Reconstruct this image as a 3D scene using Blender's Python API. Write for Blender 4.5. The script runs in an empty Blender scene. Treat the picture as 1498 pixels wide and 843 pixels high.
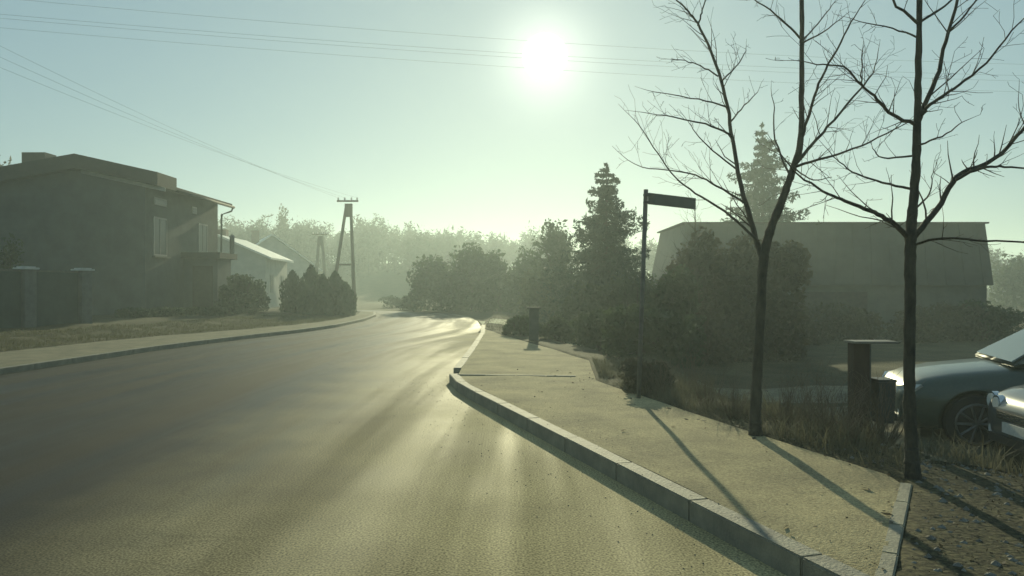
import bpy, bmesh, math, random
import numpy as np
from mathutils import Vector, Matrix

S = bpy.context.scene
COL = S.collection
R = math.radians
rnd = random.Random(7)
rng = np.random.default_rng(7)

# ------------------------------------------------------------------ camera
CAM_H = 1.35
cam = bpy.data.cameras.new("camera")
cam.sensor_width = 36.0
cam.lens = 1150 / 1498 * 36.0
cam.clip_start = 0.05
cam.clip_end = 3000
cam_ob = bpy.data.objects.new("camera", cam)
COL.objects.link(cam_ob)
cam_ob.location = (0, 0, CAM_H)
cam_ob.rotation_euler = (R(90), 0, 0)
S.camera = cam_ob

# ------------------------------------------------------------------ sun, sky
SUN_EL, SUN_AZ = R(16.4), R(2.4)            # azimuth to the right of straight ahead (+Y)
sun_dir = Vector((math.sin(SUN_AZ) * math.cos(SUN_EL), math.cos(SUN_AZ) * math.cos(SUN_EL), math.sin(SUN_EL)))
sl = bpy.data.lights.new("sun", 'SUN')
sl.energy = 4.5
sl.angle = R(0.5)
sl.color = (1.0, 0.94, 0.59)
so = bpy.data.objects.new("sun", sl)
COL.objects.link(so)
so.rotation_euler = (-sun_dir).to_track_quat('-Z', 'Y').to_euler()
so.location = (0, 0, 60)

w = bpy.data.worlds.new("World")
S.world = w
w.use_nodes = True
nt = w.node_tree
nt.nodes.clear()
def wn(t, **k):
    n = nt.nodes.new(t)
    for a, b in k.items(): setattr(n, a, b)
    return n
wout = wn('ShaderNodeOutputWorld')
wbg = wn('ShaderNodeBackground')
wbg.inputs['Strength'].default_value = 0.066
sky = wn('ShaderNodeTexSky', sky_type='NISHITA', sun_disc=False, sun_elevation=SUN_EL, sun_rotation=SUN_AZ,
         air_density=1.0, dust_density=0.25, ozone_density=1.4)
tint = wn('ShaderNodeMix', data_type='RGBA', blend_type='MULTIPLY')
tint.inputs['Factor'].default_value = 1.0
tint.inputs['B'].default_value = (3.15, 4.0, 3.95, 1)
# a thin high veil evens the sky out: compress its range
veil = wn('ShaderNodeGamma'); veil.inputs['Gamma'].default_value = 0.30
nt.links.new(sky.outputs[0], veil.inputs['Color'])
hsv = wn('ShaderNodeHueSaturation'); hsv.inputs['Saturation'].default_value = 1.6
nt.links.new(veil.outputs[0], hsv.inputs['Color'])
nt.links.new(hsv.outputs[0], tint.inputs['A'])
# the veiled sun's own disc and the aureole round it
tc = wn('ShaderNodeTexCoord')
dot = wn('ShaderNodeVectorMath', operation='DOT_PRODUCT')
dot.inputs[1].default_value = sun_dir
nt.links.new(tc.outputs['Generated'], dot.inputs[0])
def powterm(n, amp):
    m0 = wn('ShaderNodeMath', operation='MAXIMUM'); m0.inputs[1].default_value = 0
    nt.links.new(dot.outputs['Value'], m0.inputs[0])
    m = wn('ShaderNodeMath', operation='POWER'); m.inputs[1].default_value = n
    nt.links.new(m0.outputs[0], m.inputs[0])
    k = wn('ShaderNodeMath', operation='MULTIPLY'); k.inputs[1].default_value = amp
    nt.links.new(m.outputs[0], k.inputs[0])
    return k.outputs[0]
disc = wn('ShaderNodeMapRange', interpolation_type='SMOOTHSTEP')
disc.inputs['From Min'].default_value = math.cos(R(1.65))
disc.inputs['From Max'].default_value = math.cos(R(1.0))
disc.inputs['To Max'].default_value = 60.0
nt.links.new(dot.outputs['Value'], disc.inputs['Value'])
def addn(a, b):
    m = wn('ShaderNodeMath', operation='ADD'); nt.links.new(a, m.inputs[0]); nt.links.new(b, m.inputs[1]); return m.outputs[0]
aur = addn(addn(disc.outputs[0], powterm(700, 7.5)), powterm(150, .9))
aurc = wn('ShaderNodeVectorMath', operation='SCALE')
aurc.inputs[0].default_value = (1.0, 0.97, 0.80)
nt.links.new(aur, aurc.inputs['Scale'])
sumc = wn('ShaderNodeVectorMath', operation='ADD')
nt.links.new(tint.outputs['Result'], sumc.inputs[0])
nt.links.new(aurc.outputs[0], sumc.inputs[1])
nt.links.new(sumc.outputs[0], wbg.inputs['Color'])
nt.links.new(wbg.outputs[0], wout.inputs['Surface'])

S.view_settings.view_transform = 'Standard'
S.view_settings.look = 'None'
S.view_settings.exposure = 0.0
S.view_settings.gamma = 1.0
S.render.engine = 'CYCLES'
S.cycles.use_denoising = True
S.cycles.max_bounces = 6
S.cycles.diffuse_bounces = 2
S.cycles.glossy_bounces = 2
S.cycles.volume_bounces = 1
S.cycles.transparent_max_bounces = 8

HAZE_DENSITY = 0.0024
HAZE_G = 0.56

# ------------------------------------------------------------------ helpers
def P(px, py, Y):
    """photo pixel (1498x843) at distance Y -> world point"""
    return Vector(((px - 749) / 1150 * Y, Y, CAM_H - (py - 420) / 1150 * Y))

def sstep(a, b, x):
    t = np.clip((x - a) / (b - a), 0, 1)
    return t * t * (3 - 2 * t)

MATS = {}
def mat(name, c1, c2=None, scale=8, rough=0.8, bump=0.0, bscale=None, spec=0.3, metal=0.0, detail=5, coat=0.0, stretch=None, rough2=None):
    if name in MATS: return MATS[name]
    m = bpy.data.materials.new(name); m.use_nodes = True
    t = m.node_tree; b = t.nodes['Principled BSDF']
    b.inputs['Roughness'].default_value = rough
    b.inputs['Specular IOR Level'].default_value = spec
    b.inputs['Metallic'].default_value = metal
    b.inputs['Coat Weight'].default_value = coat
    co = t.nodes.new('ShaderNodeTexCoord')
    mp = t.nodes.new('ShaderNodeMapping')
    if stretch: mp.inputs['Scale'].default_value = stretch
    t.links.new(co.outputs['Object'], mp.inputs[0])
    if c2 is None: c2 = tuple(v * 0.75 for v in c1)
    n = t.nodes.new('ShaderNodeTexNoise'); n.inputs['Scale'].default_value = scale; n.inputs['Detail'].default_value = detail
    n.inputs['Roughness'].default_value = 0.62
    t.links.new(mp.outputs[0], n.inputs['Vector'])
    r = t.nodes.new('ShaderNodeValToRGB')
    r.color_ramp.elements[0].position = 0.32; r.color_ramp.elements[1].position = 0.68
    r.color_ramp.elements[0].color = (*c2, 1); r.color_ramp.elements[1].color = (*c1, 1)
    t.links.new(n.outputs[0], r.inputs[0]); t.links.new(r.outputs[0], b.inputs['Base Color'])
    if rough2 is not None:
        mr = t.nodes.new('ShaderNodeMapRange'); mr.inputs['To Min'].default_value = rough2; mr.inputs['To Max'].default_value = rough
        mr.inputs['From Min'].default_value = .35; mr.inputs['From Max'].default_value = .65
        t.links.new(n.outputs[0], mr.inputs[0]); t.links.new(mr.outputs[0], b.inputs['Roughness'])
    if bump:
        n2 = t.nodes.new('ShaderNodeTexNoise'); n2.inputs['Scale'].default_value = bscale or scale * 4; n2.inputs['Detail'].default_value = 6
        t.links.new(mp.outputs[0], n2.inputs['Vector'])
        bp = t.nodes.new('ShaderNodeBump'); bp.inputs['Strength'].default_value = bump; bp.inputs['Distance'].default_value = 0.02
        t.links.new(n2.outputs[0], bp.inputs['Height']); t.links.new(bp.outputs[0], b.inputs['Normal'])
    MATS[name] = m
    return m

def speckle(m, scale=70, lo=.55, hi=1.3):
    t = m.node_tree; b = t.nodes['Principled BSDF']; old = b.inputs['Base Color'].links[0].from_socket
    co = [x for x in t.nodes if x.type == 'TEX_COORD'][0]
    n = t.nodes.new('ShaderNodeTexNoise'); n.inputs['Scale'].default_value = scale; n.inputs['Detail'].default_value = 8; n.inputs['Roughness'].default_value = .75
    t.links.new(co.outputs['Object'], n.inputs['Vector'])
    r = t.nodes.new('ShaderNodeMapRange'); r.inputs[1].default_value = .36; r.inputs[2].default_value = .64; r.inputs[3].default_value = lo; r.inputs[4].default_value = hi
    t.links.new(n.outputs[0], r.inputs[0])
    v = t.nodes.new('ShaderNodeVectorMath'); v.operation = 'SCALE'
    t.links.new(old, v.inputs[0]); t.links.new(r.outputs[0], v.inputs['Scale']); t.links.new(v.outputs[0], b.inputs['Base Color'])
    return m
def plain(name, c, rough=0.5, spec=0.5, metal=0.0, coat=0.0, trans=0.0):
    m = mat(name, c, tuple(v * .85 for v in c), 30, rough, 0, None, spec, metal, 2, coat)
    if trans: m.node_tree.nodes['Principled BSDF'].inputs['Transmission Weight'].default_value = trans
    return m

def foliage(name, c1, c2, trans=0.25):
    if name in MATS: return MATS[name]
    m = mat(name, c1, c2, 2.2, 0.75, 0, None, 0.15)
    t = m.node_tree; b = t.nodes['Principled BSDF']; out = t.nodes['Material Output']
    tr = t.nodes.new('ShaderNodeBsdfTranslucent'); tr.inputs['Color'].default_value = (*[min(1, v * 1.6) for v in c1], 1)
    mx = t.nodes.new('ShaderNodeMixShader'); mx.inputs[0].default_value = trans
    t.links.new(b.outputs[0], mx.inputs[1]); t.links.new(tr.outputs[0], mx.inputs[2]); t.links.new(mx.outputs[0], out.inputs['Surface'])
    return m

class MB:
    def __init__(s): s.v = []; s.f = []
    def add(s, vs, fs):
        o = len(s.v); s.v += [tuple(v) for v in vs]; s.f += [tuple(i + o for i in f) for f in fs]
    def box(s, x0, x1, y0, y1, z0, z1):
        s.add([(x0,y0,z0),(x1,y0,z0),(x1,y1,z0),(x0,y1,z0),(x0,y0,z1),(x1,y0,z1),(x1,y1,z1),(x0,y1,z1)],
              [(0,3,2,1),(4,5,6,7),(0,1,5,4),(1,2,6,5),(2,3,7,6),(3,0,4,7)])
    def prism(s, poly, z0, z1):
        """poly: CCW list of (x,y)"""
        n = len(poly)
        s.add([(x, y, z0) for x, y in poly] + [(x, y, z1) for x, y in poly],
              [tuple(range(n - 1, -1, -1)), tuple(range(n, 2 * n))] + [(i, (i + 1) % n, n + (i + 1) % n, n + i) for i in range(n)])
    def extrude(s, pts, d):
        """closed polygon of 3d points extruded by vector d"""
        n = len(pts); d = Vector(d)
        s.add([Vector(p) for p in pts] + [Vector(p) + d for p in pts],
              [tuple(range(n - 1, -1, -1)), tuple(range(n, 2 * n))] + [(i, (i + 1) % n, n + (i + 1) % n, n + i) for i in range(n)])
    def tube(s, pts, rad, n=6, cap=True):
        pts = [Vector(p) for p in pts]
        if not hasattr(rad, '__len__'): rad = [rad] * len(pts)
        o = len(s.v); up = None
        for i, p in enumerate(pts):
            d = (pts[min(i + 1, len(pts) - 1)] - pts[max(i - 1, 0)]).normalized()
            if up is None:
                up = d.orthogonal().normalized()
            up = (up - d * up.dot(d)).normalized(); q = d.cross(up)
            for k in range(n):
                a = 2 * math.pi * k / n
                s.v.append(tuple(p + (up * math.cos(a) + q * math.sin(a)) * rad[i]))
        for i in range(len(pts) - 1):
            for k in range(n):
                a, b = o + i * n + k, o + i * n + (k + 1) % n
                s.f.append((a, b, b + n, a + n))
        if cap:
            s.f.append(tuple(o + k for k in range(n - 1, -1, -1)))
            e = o + (len(pts) - 1) * n
            s.f.append(tuple(e + k for k in range(n)))
    def build(s, name, m, parent=None, smooth=False, bevel=0, recalc=False):
        me = bpy.data.meshes.new(name); me.from_pydata(s.v, [], s.f)
        if bevel or recalc:
            bm = bmesh.new(); bm.from_mesh(me)
            bmesh.ops.recalc_face_normals(bm, faces=bm.faces)
            if bevel:
                es = [e for e in bm.edges if len(e.link_faces) == 2 and e.calc_face_angle(0) > .5]
                bmesh.ops.bevel(bm, geom=es, offset=bevel, segments=2, affect='EDGES', clamp_overlap=True)
            bm.to_mesh(me); bm.free()
        if smooth: me.shade_smooth()
        me.materials.append(m)
        return link(name, me, parent)

def link(name, me, parent=None):
    o = bpy.data.objects.new(name, me); COL.objects.link(o)
    if parent is not None:
        o.parent = parent
        o.matrix_parent_inverse = parent_inv(parent)
    return o
def parent_inv(p):
    m = p.matrix_basis.copy(); q = p
    while q.parent:
        q = q.parent; m = q.matrix_basis @ m if False else m
    return full(p).inverted()
def full(o):
    if o.parent: return full(o.parent) @ o.matrix_parent_inverse @ o.matrix_basis
    return o.matrix_basis.copy()

def quads(name, V, m, parent=None):
    """V: (N,4,3) array"""
    N = V.shape[0]
    me = bpy.data.meshes.new(name)
    me.vertices.add(N * 4); me.vertices.foreach_set('co', V.reshape(-1).astype(np.float32))
    me.loops.add(N * 4); me.loops.foreach_set('vertex_index', np.arange(N * 4, dtype=np.int32))
    me.polygons.add(N); me.polygons.foreach_set('loop_start', np.arange(0, N * 4, 4, dtype=np.int32))
    me.update(calc_edges=True)
    me.materials.append(m)
    return link(name, me, parent)

def thing(name, label, cat, loc=(0, 0, 0), group=None, rz=0.0):
    o = bpy.data.objects.new(name, None); COL.objects.link(o)
    o.empty_display_size = .2
    o.location = loc; o.rotation_euler = (0, 0, rz)
    return tag(o, label, cat, group)
def tag(o, label, cat, group=None):
    o['label'] = label; o['category'] = cat
    if group: o['group'] = group
    return o
def struct(o): o['kind'] = 'structure'; return o
def stuff(o): o['kind'] = 'stuff'; return o

def interp(pts):
    ys = [p[1] for p in pts]; xs = [p[0] for p in pts]
    return lambda y: np.interp(y, ys, xs)

# ------------------------------------------------------------------ the road's edges (x, y)
LEFT = [(-8.1, -14), (-8.05, 4), (-7.95, 12), (-7.65, 17), (-7.1, 20.5), (-6.35, 24), (-6.0, 27), (-6.0, 32), (-6.4, 37), (-7.3, 42)]
LEFT2 = [(-9.4, 46.5), (-12.6, 50.5), (-18, 55), (-26, 59), (-40, 65)]
RIGHT = [(4.0, -14), (4.0, -5), (1.72, 2.35), (1.27, 3.75), (-.69, 10.1), (-.90, 11.2), (-.91, 12.2), (-.88, 16), (-.88, 22), (-1.05, 27), (-1.4, 32), (-2.0, 37), (-3.1, 41)]
RIGHT2 = [(-5.4, 44.6), (-9.0, 48.2), (-14.5, 51.8), (-22.5, 55.6), (-37, 61.4)]
xl, xr = interp(LEFT), interp(RIGHT)
PAVE = [(4.6, -5), (1.72, 2.9), (1.55, 3.30), (2.50, 5.05), (2.15, 6.4), (1.72, 7.9), (1.12, 10.5), (1.32, 13.5), (.6, 17), (-.2, 20.5), (-.85, 24), (-1.0, 27)]
xp = interp(PAVE)
def lpw(y): return np.interp(y, [-20, 20, 30, 42], [2.3, 2.2, 1.0, .8])

def vnoise(x, y, s=1.0, seed=0):
    r = np.zeros_like(x, dtype=float)
    for k, (a, b, c, d) in enumerate([(1.3, .7, .4, 1), (-.6, 1.9, 1.7, .6), (2.7, 2.1, 2.9, .35), (4.3, -3.7, .3, .22)]):
        r += d * np.sin((a * x + b * y) * s + c + seed) * np.cos((b * x - a * y) * s * .8 + 2 * c + seed)
    return r
def H(x, y):
    x = np.asarray(x, float); y = np.asarray(y, float)
    yy = np.clip(y, -14, 42)
    dl = (xl(yy) - lpw(yy)) - x
    dr = x - np.maximum(xp(np.clip(yy, -5, 27)), xr(yy))
    off = np.maximum(dl, dr)
    fade = 1 - sstep(40, 46, y)
    sh = .2 * (1 - sstep(24, 26, y)) * (y > 2.5)
    h = -.05 + np.maximum(.148 * sstep(-.02, .16, off), .166 * sstep(.13, .21, dr + sh) * (sh > .1)) * fade
    h += .20 * sstep(.8, 4.5, dl) * fade
    h += -.55 * sstep(.6, 2.6, dr) * sstep(3.5, 6.5, y) * (1 - sstep(60, 90, y))
    h += .035 * vnoise(x, y, 1.1) * sstep(.3, 1.5, np.maximum(off, 0)) * fade
    h += 4.8 * sstep(70, 130, y) * (1 - sstep(-25, 60, x)) + 1.0 * sstep(80, 160, y)
    return h

# ------------------------------------------------------------------ ground sheet
def ground_mat():
    m = mat('ground_soil_grass', (.115, .105, .058), (.06, .058, .034), 1.3, .95, .6, 26, .12)
    t = m.node_tree; b = t.nodes['Principled BSDF']
    old = b.inputs['Base Color'].links[0].from_socket
    n = t.nodes.new('ShaderNodeTexNoise'); n.inputs['Scale'].default_value = 38; n.inputs['Detail'].default_value = 6
    co = [x for x in t.nodes if x.type == 'TEX_COORD'][0]
    t.links.new(co.outputs['Object'], n.inputs['Vector'])
    r = t.nodes.new('ShaderNodeValToRGB'); r.color_ramp.elements[0].position = .38; r.color_ramp.elements[1].position = .68
    r.color_ramp.elements[0].color = (.35, .35, .38, 1); r.color_ramp.elements[1].color = (1.25, 1.2, 1.1, 1)
    t.links.new(n.outputs[0], r.inputs[0])
    mx = t.nodes.new('ShaderNodeMix'); mx.data_type = 'RGBA'; mx.blend_type = 'MULTIPLY'; mx.inputs['Factor'].default_value = 1
    t.links.new(old, mx.inputs['A']); t.links.new(r.outputs[0], mx.inputs['B']); t.links.new(mx.outputs['Result'], b.inputs['Base Color'])
    return m
gx = np.concatenate([np.linspace(-290, -40, 26)[:-1], np.linspace(-40, -16, 25)[:-1], np.linspace(-16, -.5, 50)[:-1], np.linspace(-.5, 6, 80)[:-1], np.linspace(6, 16, 30)[:-1], np.linspace(16, 40, 25)[:-1], np.linspace(40, 290, 26)])
gy = np.concatenate([np.linspace(-80, -14, 9)[:-1], np.linspace(-14, 2, 20)[:-1], np.linspace(2, 30, 120)[:-1], np.linspace(30, 70, 50)[:-1], np.linspace(70, 300, 40)])
X, Y = np.meshgrid(gx, gy); Z = H(X, Y)
nx, ny = len(gx), len(gy)
mb = MB()
mb.v = [tuple(p) for p in np.stack([X.ravel(), Y.ravel(), Z.ravel()], 1)]
mb.f = [(j * nx + i, j * nx + i + 1, (j + 1) * nx + i + 1, (j + 1) * nx + i) for j in range(ny - 1) for i in range(nx - 1)]
struct(mb.build('ground', ground_mat(), smooth=True))

# ------------------------------------------------------------------ road
def road_mat():
    m = bpy.data.materials.new('asphalt'); m.use_nodes = True
    t = m.node_tree; b = t.nodes['Principled BSDF']; L = t.links.new
    co = t.nodes.new('ShaderNodeTexCoord'); uv = t.nodes.new('ShaderNodeUVMap')
    mp = t.nodes.new('ShaderNodeMapping'); mp.inputs['Scale'].default_value = (9, .07, 1)
    L(uv.outputs[0], mp.inputs[0])
    st = t.nodes.new('ShaderNodeTexNoise'); st.inputs['Scale'].default_value = 1.0; st.inputs['Detail'].default_value = 3   # wheel tracks
    L(mp.outputs[0], st.inputs['Vector'])
    fine = t.nodes.new('ShaderNodeTexNoise'); fine.inputs['Scale'].default_value = 80; fine.inputs['Detail'].default_value = 7
    L(co.outputs['Object'], fine.inputs['Vector'])
    pat = t.nodes.new('ShaderNodeTexNoise'); pat.inputs['Scale'].default_value = .9; pat.inputs['Detail'].default_value = 6
    L(co.outputs['Object'], pat.inputs['Vector'])
    def mr(src, a, b_, c, d):
        n = t.nodes.new('ShaderNodeMapRange'); n.inputs[1].default_value = a; n.inputs[2].default_value = b_; n.inputs[3].default_value = c; n.inputs[4].default_value = d
        L(src, n.inputs[0]); return n.outputs[0]
    def mul(a, b_):
        n = t.nodes.new('ShaderNodeMath'); n.operation = 'MULTIPLY'; L(a, n.inputs[0]); L(b_, n.inputs[1]); return n.outputs[0]
    v = mul(mul(mr(st.outputs[0], .35, .65, .85, 1.18), mr(fine.outputs[0], .36, .64, .45, 1.55)), mr(pat.outputs[0], .3, .7, .8, 1.2))
    sc = t.nodes.new('ShaderNodeVectorMath'); sc.operation = 'SCALE'; L(v, sc.inputs['Scale']); L(sc.outputs[0], b.inputs['Base Color'])
    # the lay-by on the right is dusty, worn tarmac with flare glow painted into its colour; the lanes are darker
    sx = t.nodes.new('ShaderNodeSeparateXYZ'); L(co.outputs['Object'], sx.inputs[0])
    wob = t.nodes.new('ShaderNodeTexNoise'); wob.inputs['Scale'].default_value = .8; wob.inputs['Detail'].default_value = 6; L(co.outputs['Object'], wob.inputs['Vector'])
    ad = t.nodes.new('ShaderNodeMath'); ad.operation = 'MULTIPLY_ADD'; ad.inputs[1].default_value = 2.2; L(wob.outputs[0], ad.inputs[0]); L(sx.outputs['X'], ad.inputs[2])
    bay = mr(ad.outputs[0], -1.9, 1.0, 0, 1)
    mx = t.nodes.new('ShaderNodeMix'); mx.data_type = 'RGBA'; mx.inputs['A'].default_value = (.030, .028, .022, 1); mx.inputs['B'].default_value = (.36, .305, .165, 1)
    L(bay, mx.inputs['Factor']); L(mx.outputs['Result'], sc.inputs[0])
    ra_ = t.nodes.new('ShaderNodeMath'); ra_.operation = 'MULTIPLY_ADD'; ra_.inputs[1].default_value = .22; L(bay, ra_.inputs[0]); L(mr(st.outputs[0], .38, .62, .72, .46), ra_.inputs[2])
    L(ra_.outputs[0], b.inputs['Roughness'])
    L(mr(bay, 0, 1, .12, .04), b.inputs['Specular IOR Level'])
    wv = t.nodes.new('ShaderNodeVectorMath'); wv.operation = 'MULTIPLY_ADD'; wv.inputs[1].default_value = (.9, .9, 0); L(pat.outputs[1], wv.inputs[0]); L(co.outputs['Object'], wv.inputs[2])
    ce = t.nodes.new('ShaderNodeTexVoronoi'); ce.feature = 'DISTANCE_TO_EDGE'; ce.inputs['Scale'].default_value = .33; L(wv.outputs[0], ce.inputs['Vector'])
    ck = mr(ce.outputs['Distance'], .001, .004, .86, 1.0)
    sc2 = t.nodes.new('ShaderNodeVectorMath'); sc2.operation = 'SCALE'; L(sc.outputs[0], sc2.inputs[0]); L(ck, sc2.inputs['Scale']); L(sc2.outputs[0], b.inputs['Base Color'])
    # worn cracks and aggregate
    vo = t.nodes.new('ShaderNodeTexVoronoi'); vo.inputs['Scale'].default_value = 170
    L(co.outputs['Object'], vo.inputs['Vector'])
    bp = t.nodes.new('ShaderNodeBump'); bp.inputs['Strength'].default_value = .12; bp.inputs['Distance'].default_value = .003
    L(vo.outputs['Distance'], bp.inputs['Height'])
    bp2 = t.nodes.new('ShaderNodeBump'); bp2.inputs['Strength'].default_value = .14; bp2.inputs['Distance'].default_value = .01
    L(fine.outputs[0], bp2.inputs['Height']); L(bp.outputs[0], bp2.inputs['Normal'])
    L(bp2.outputs[0], b.inputs['Normal'])
    return m
def resample(pts, n):
    pts = [Vector((p[0], p[1], 0)) for p in pts]
    d = [0]
    for a, b in zip(pts, pts[1:]): d.append(d[-1] + (b - a).length)
    t = np.linspace(0, d[-1], n)
    return np.stack([np.interp(t, d, [p.x for p in pts]), np.interp(t, d, [p.y for p in pts])], 1)
Ys = np.concatenate([np.linspace(-14, 3, 18)[:-1], np.linspace(3, 41, 90)])
la = np.stack([np.interp(Ys, [p[1] for p in LEFT], [p[0] for p in LEFT]), Ys], 1)
ra = np.stack([xr(Ys), Ys], 1)
lb = resample([(xl(41), 41)] + [LEFT[-1]] + LEFT2, 30)[1:]
rb = resample([RIGHT[-1]] + RIGHT2, 30)[1:]
le = np.concatenate([la, lb]); re_ = np.concatenate([ra, rb])
NA = 14
vs, fs, uvs = [], [], []
for i in range(len(le)):
    for k in range(NA + 1):
        s = k / NA
        p = le[i] * (1 - s) + re_[i] * s
        vs.append((p[0], p[1], 0.0)); uvs.append((s if i > 30 else (p[0] + 8.05) / 7.2, i * 1.0 if i < 17 else 17 + (p[1] - 3)))
for i in range(len(le) - 1):
    for k in range(NA):
        a = i * (NA + 1) + k
        fs.append((a, a + 1, a + NA + 2, a + NA + 1))
me = bpy.data.meshes.new('road'); me.from_pydata(vs, [], fs)
ul = me.uv_layers.new(name='UVMap')
acr = []
for i in range(len(le)):
    for k in range(NA + 1):
        p = vs[i * (NA + 1) + k]; acr.append(((p[0] - le[i][0]) / 5.2, i * .6))
for lp in me.loops: ul.data[lp.index].uv = acr[lp.vertex_index]
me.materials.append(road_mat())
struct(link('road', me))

# ------------------------------------------------------------------ pavements, kerbs
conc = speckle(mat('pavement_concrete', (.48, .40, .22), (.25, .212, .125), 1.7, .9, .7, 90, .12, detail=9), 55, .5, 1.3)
kerbm = mat('kerb_concrete', (.25, .235, .175), (.15, .14, .11), 7, .75, .4, 60, .35)
edgem = mat('edging_concrete', (.34, .31, .22), (.2, .185, .14), 9, .8, .3, 70, .3)

ys = np.concatenate([np.linspace(3.3, 11.0, 34), np.linspace(11.2, 26.8, 50)])
xb = lambda y: float(xp(y))
vs, fs = [], []
for y in ys:
    a, b = float(xr(y)) + .13, xb(y)
    b = max(b, a + .02)
    z = .12 - .012 * float(sstep(10.8, 12.0, np.array(y))) - .0 
    for k in range(7):
        x = a + (b - a) * k / 6
        vs.append((x, y, z + .006 * math.sin(x * 5 + y * 3)))
for i in range(len(ys) - 1):
    for k in range(6):
        a = i * 7 + k; fs.append((a, a + 1, a + 8, a + 7))
n0 = len(vs)
# skirt at the back edge and the front tip
bk = [i * 7 + 6 for i in range(len(ys))]
vs += [(vs[i][0], vs[i][1], -.3) for i in bk]
fs += [(bk[i], n0 + i, n0 + i + 1, bk[i + 1]) for i in range(len(bk) - 1)]
mb = MB(); mb.v = vs; mb.f = fs
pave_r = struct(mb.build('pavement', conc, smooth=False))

def kerb_run(edge, n, parent, side, name='kerb_stone', wdt=.13, ztop=.125, z0=-.2, L=1.0, mtl=None, gap=.003, skip=None):
    """row of separate stones along polyline, on the given side (+1 right of travel)"""
    pts = [Vector((p[0], p[1], 0)) for p in edge]
    d = [0]
    for a, b in zip(pts, pts[1:]): d.append(d[-1] + (b - a).length)
    cnt = int(d[-1] / L)
    at = lambda s: Vector((np.interp(s, d, [p.x for p in pts]), np.interp(s, d, [p.y for p in pts]), 0))
    meshes = []
    for q in range(4):
        b = MB(); b.box(-L / 2 + gap, L / 2 - gap, 0, wdt, z0, ztop + (q - 1.5) * .001)
        meshes.append(b)
    base = []
    for q, b in enumerate(meshes):
        o = b.build(name, mtl or kerbm, None, bevel=.007); base.append(o.data); bpy.data.objects.remove(o)
    for i in range(cnt):
        a, c = at(i * L), at((i + 1) * L)
        m = (a + c) / 2; t = (c - a).normalized()
        if skip and skip(m): continue
        o = link(name, base[rnd.randrange(4)], parent)
        ang = math.atan2(t.y, t.x)
        if side > 0:
            ang += math.pi          # stone's +y to the right of travel
        o.location = (m.x, m.y, rnd.uniform(-.0012, .0012)); o.rotation_euler = (rnd.uniform(-.006, .006), rnd.uniform(-.0015, .0015), ang + rnd.uniform(-.002, .002))
kerb_run([(4.0, -5), (1.72, 2.35), (1.27, 3.75), (-.69, 10.1), (-.90, 11.2), (-.91, 12.2)], 0, pave_r, 1, L=1.0, ztop=.122)
kerb_run([(-.91, 12.2), (-.88, 16), (-.88, 22), (-1.05, 27)], 0, pave_r, 1, ztop=.112, L=.9)
# edging stones: pavement's back edge by the right-hand tree, and the two rows across the crossing
kerb_run([(1.47, 3.22), (2.50, 5.06)], 0, pave_r, 1, 'edging_stone', .075, .125, -.2, .5, edgem)
kerb_run([(-.78, 11.1), (1.15, 10.9)], 0, pave_r, -1, 'edging_stone', .07, .130, -.2, .42, edgem)
kerb_run([(-.8, 19.2), (1.6, 14.3)], 0, pave_r, -1, 'edging_stone', .08, .095, -.2, .6, edgem)

# left pavement
ysl = np.linspace(-6, 42, 90)
vs, fs = [], []
for y in ysl:
    b = float(xl(y)) - .13; a = b - float(lpw(y)) + .13
    for k in range(5):
        x = a + (b - a) * k / 4; vs.append((x, y, .095 + .005 * math.sin(3 * x + 2 * y)))
for i in range(len(ysl) - 1):
    for k in range(4):
        a = i * 5 + k; fs.append((a, a + 1, a + 6, a + 5))
n0 = len(vs); bk = [i * 5 for i in range(len(ysl))]
vs += [(vs[i][0], vs[i][1], -.2) for i in bk]
fs += [(bk[i + 1], n0 + i + 1, n0 + i, bk[i]) for i in range(len(bk) - 1)]
mb = MB(); mb.v = vs; mb.f = fs
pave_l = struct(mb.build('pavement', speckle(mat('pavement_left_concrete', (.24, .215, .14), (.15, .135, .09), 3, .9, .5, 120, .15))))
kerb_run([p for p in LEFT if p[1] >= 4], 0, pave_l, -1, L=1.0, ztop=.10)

# pale frosted yard beyond the crossing
def sheet(name, poly, m, dz=.012, n=14):
    """polygon quad (4 corners) as grid draped over the ground"""
    A, B, C, D = [np.array(p, float) for p in poly]
    vs, fs = [], []
    for j in range(n + 1):
        for i in range(n + 1):
            s, t = i / n, j / n
            p = (A * (1 - s) + B * s) * (1 - t) + (D * (1 - s) + C * s) * t
            vs.append((p[0], p[1], float(H(p[0], p[1])) + dz))
    for j in range(n):
        for i in range(n):
            a = j * (n + 1) + i; fs.append((a, a + 1, a + n + 2, a + n + 1))
    b = MB(); b.v = vs; b.f = fs
    return struct(b.build(name, m, smooth=True))
frost = mat('frosted_grass', (.42, .42, .28), (.22, .24, .13), 2.5, .9, .6, 30, .2)
sheet('lawn', [(-1.0, 28.3), (2.2, 20.5), (3.4, 23.5), (-1.4, 33)], frost, .02, 30)
sheet('driveway', [(2.6, 12.2), (5.5, 11.9), (6.2, 14.2), (2.5, 14.0)], mat('driveway_gravel', (.2, .18, .12), (.11, .10, .07), 6, .9, .6, 40, .2), .012, 40)
sheet('parking_ground', [(3.0, 5.6), (12, 5.2), (14, 13), (4.4, 11.6)], mat('parking_soil', (.15, .135, .085), (.09, .085, .055), 3, .9, .7, 30, .2), .012, 60)

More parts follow.
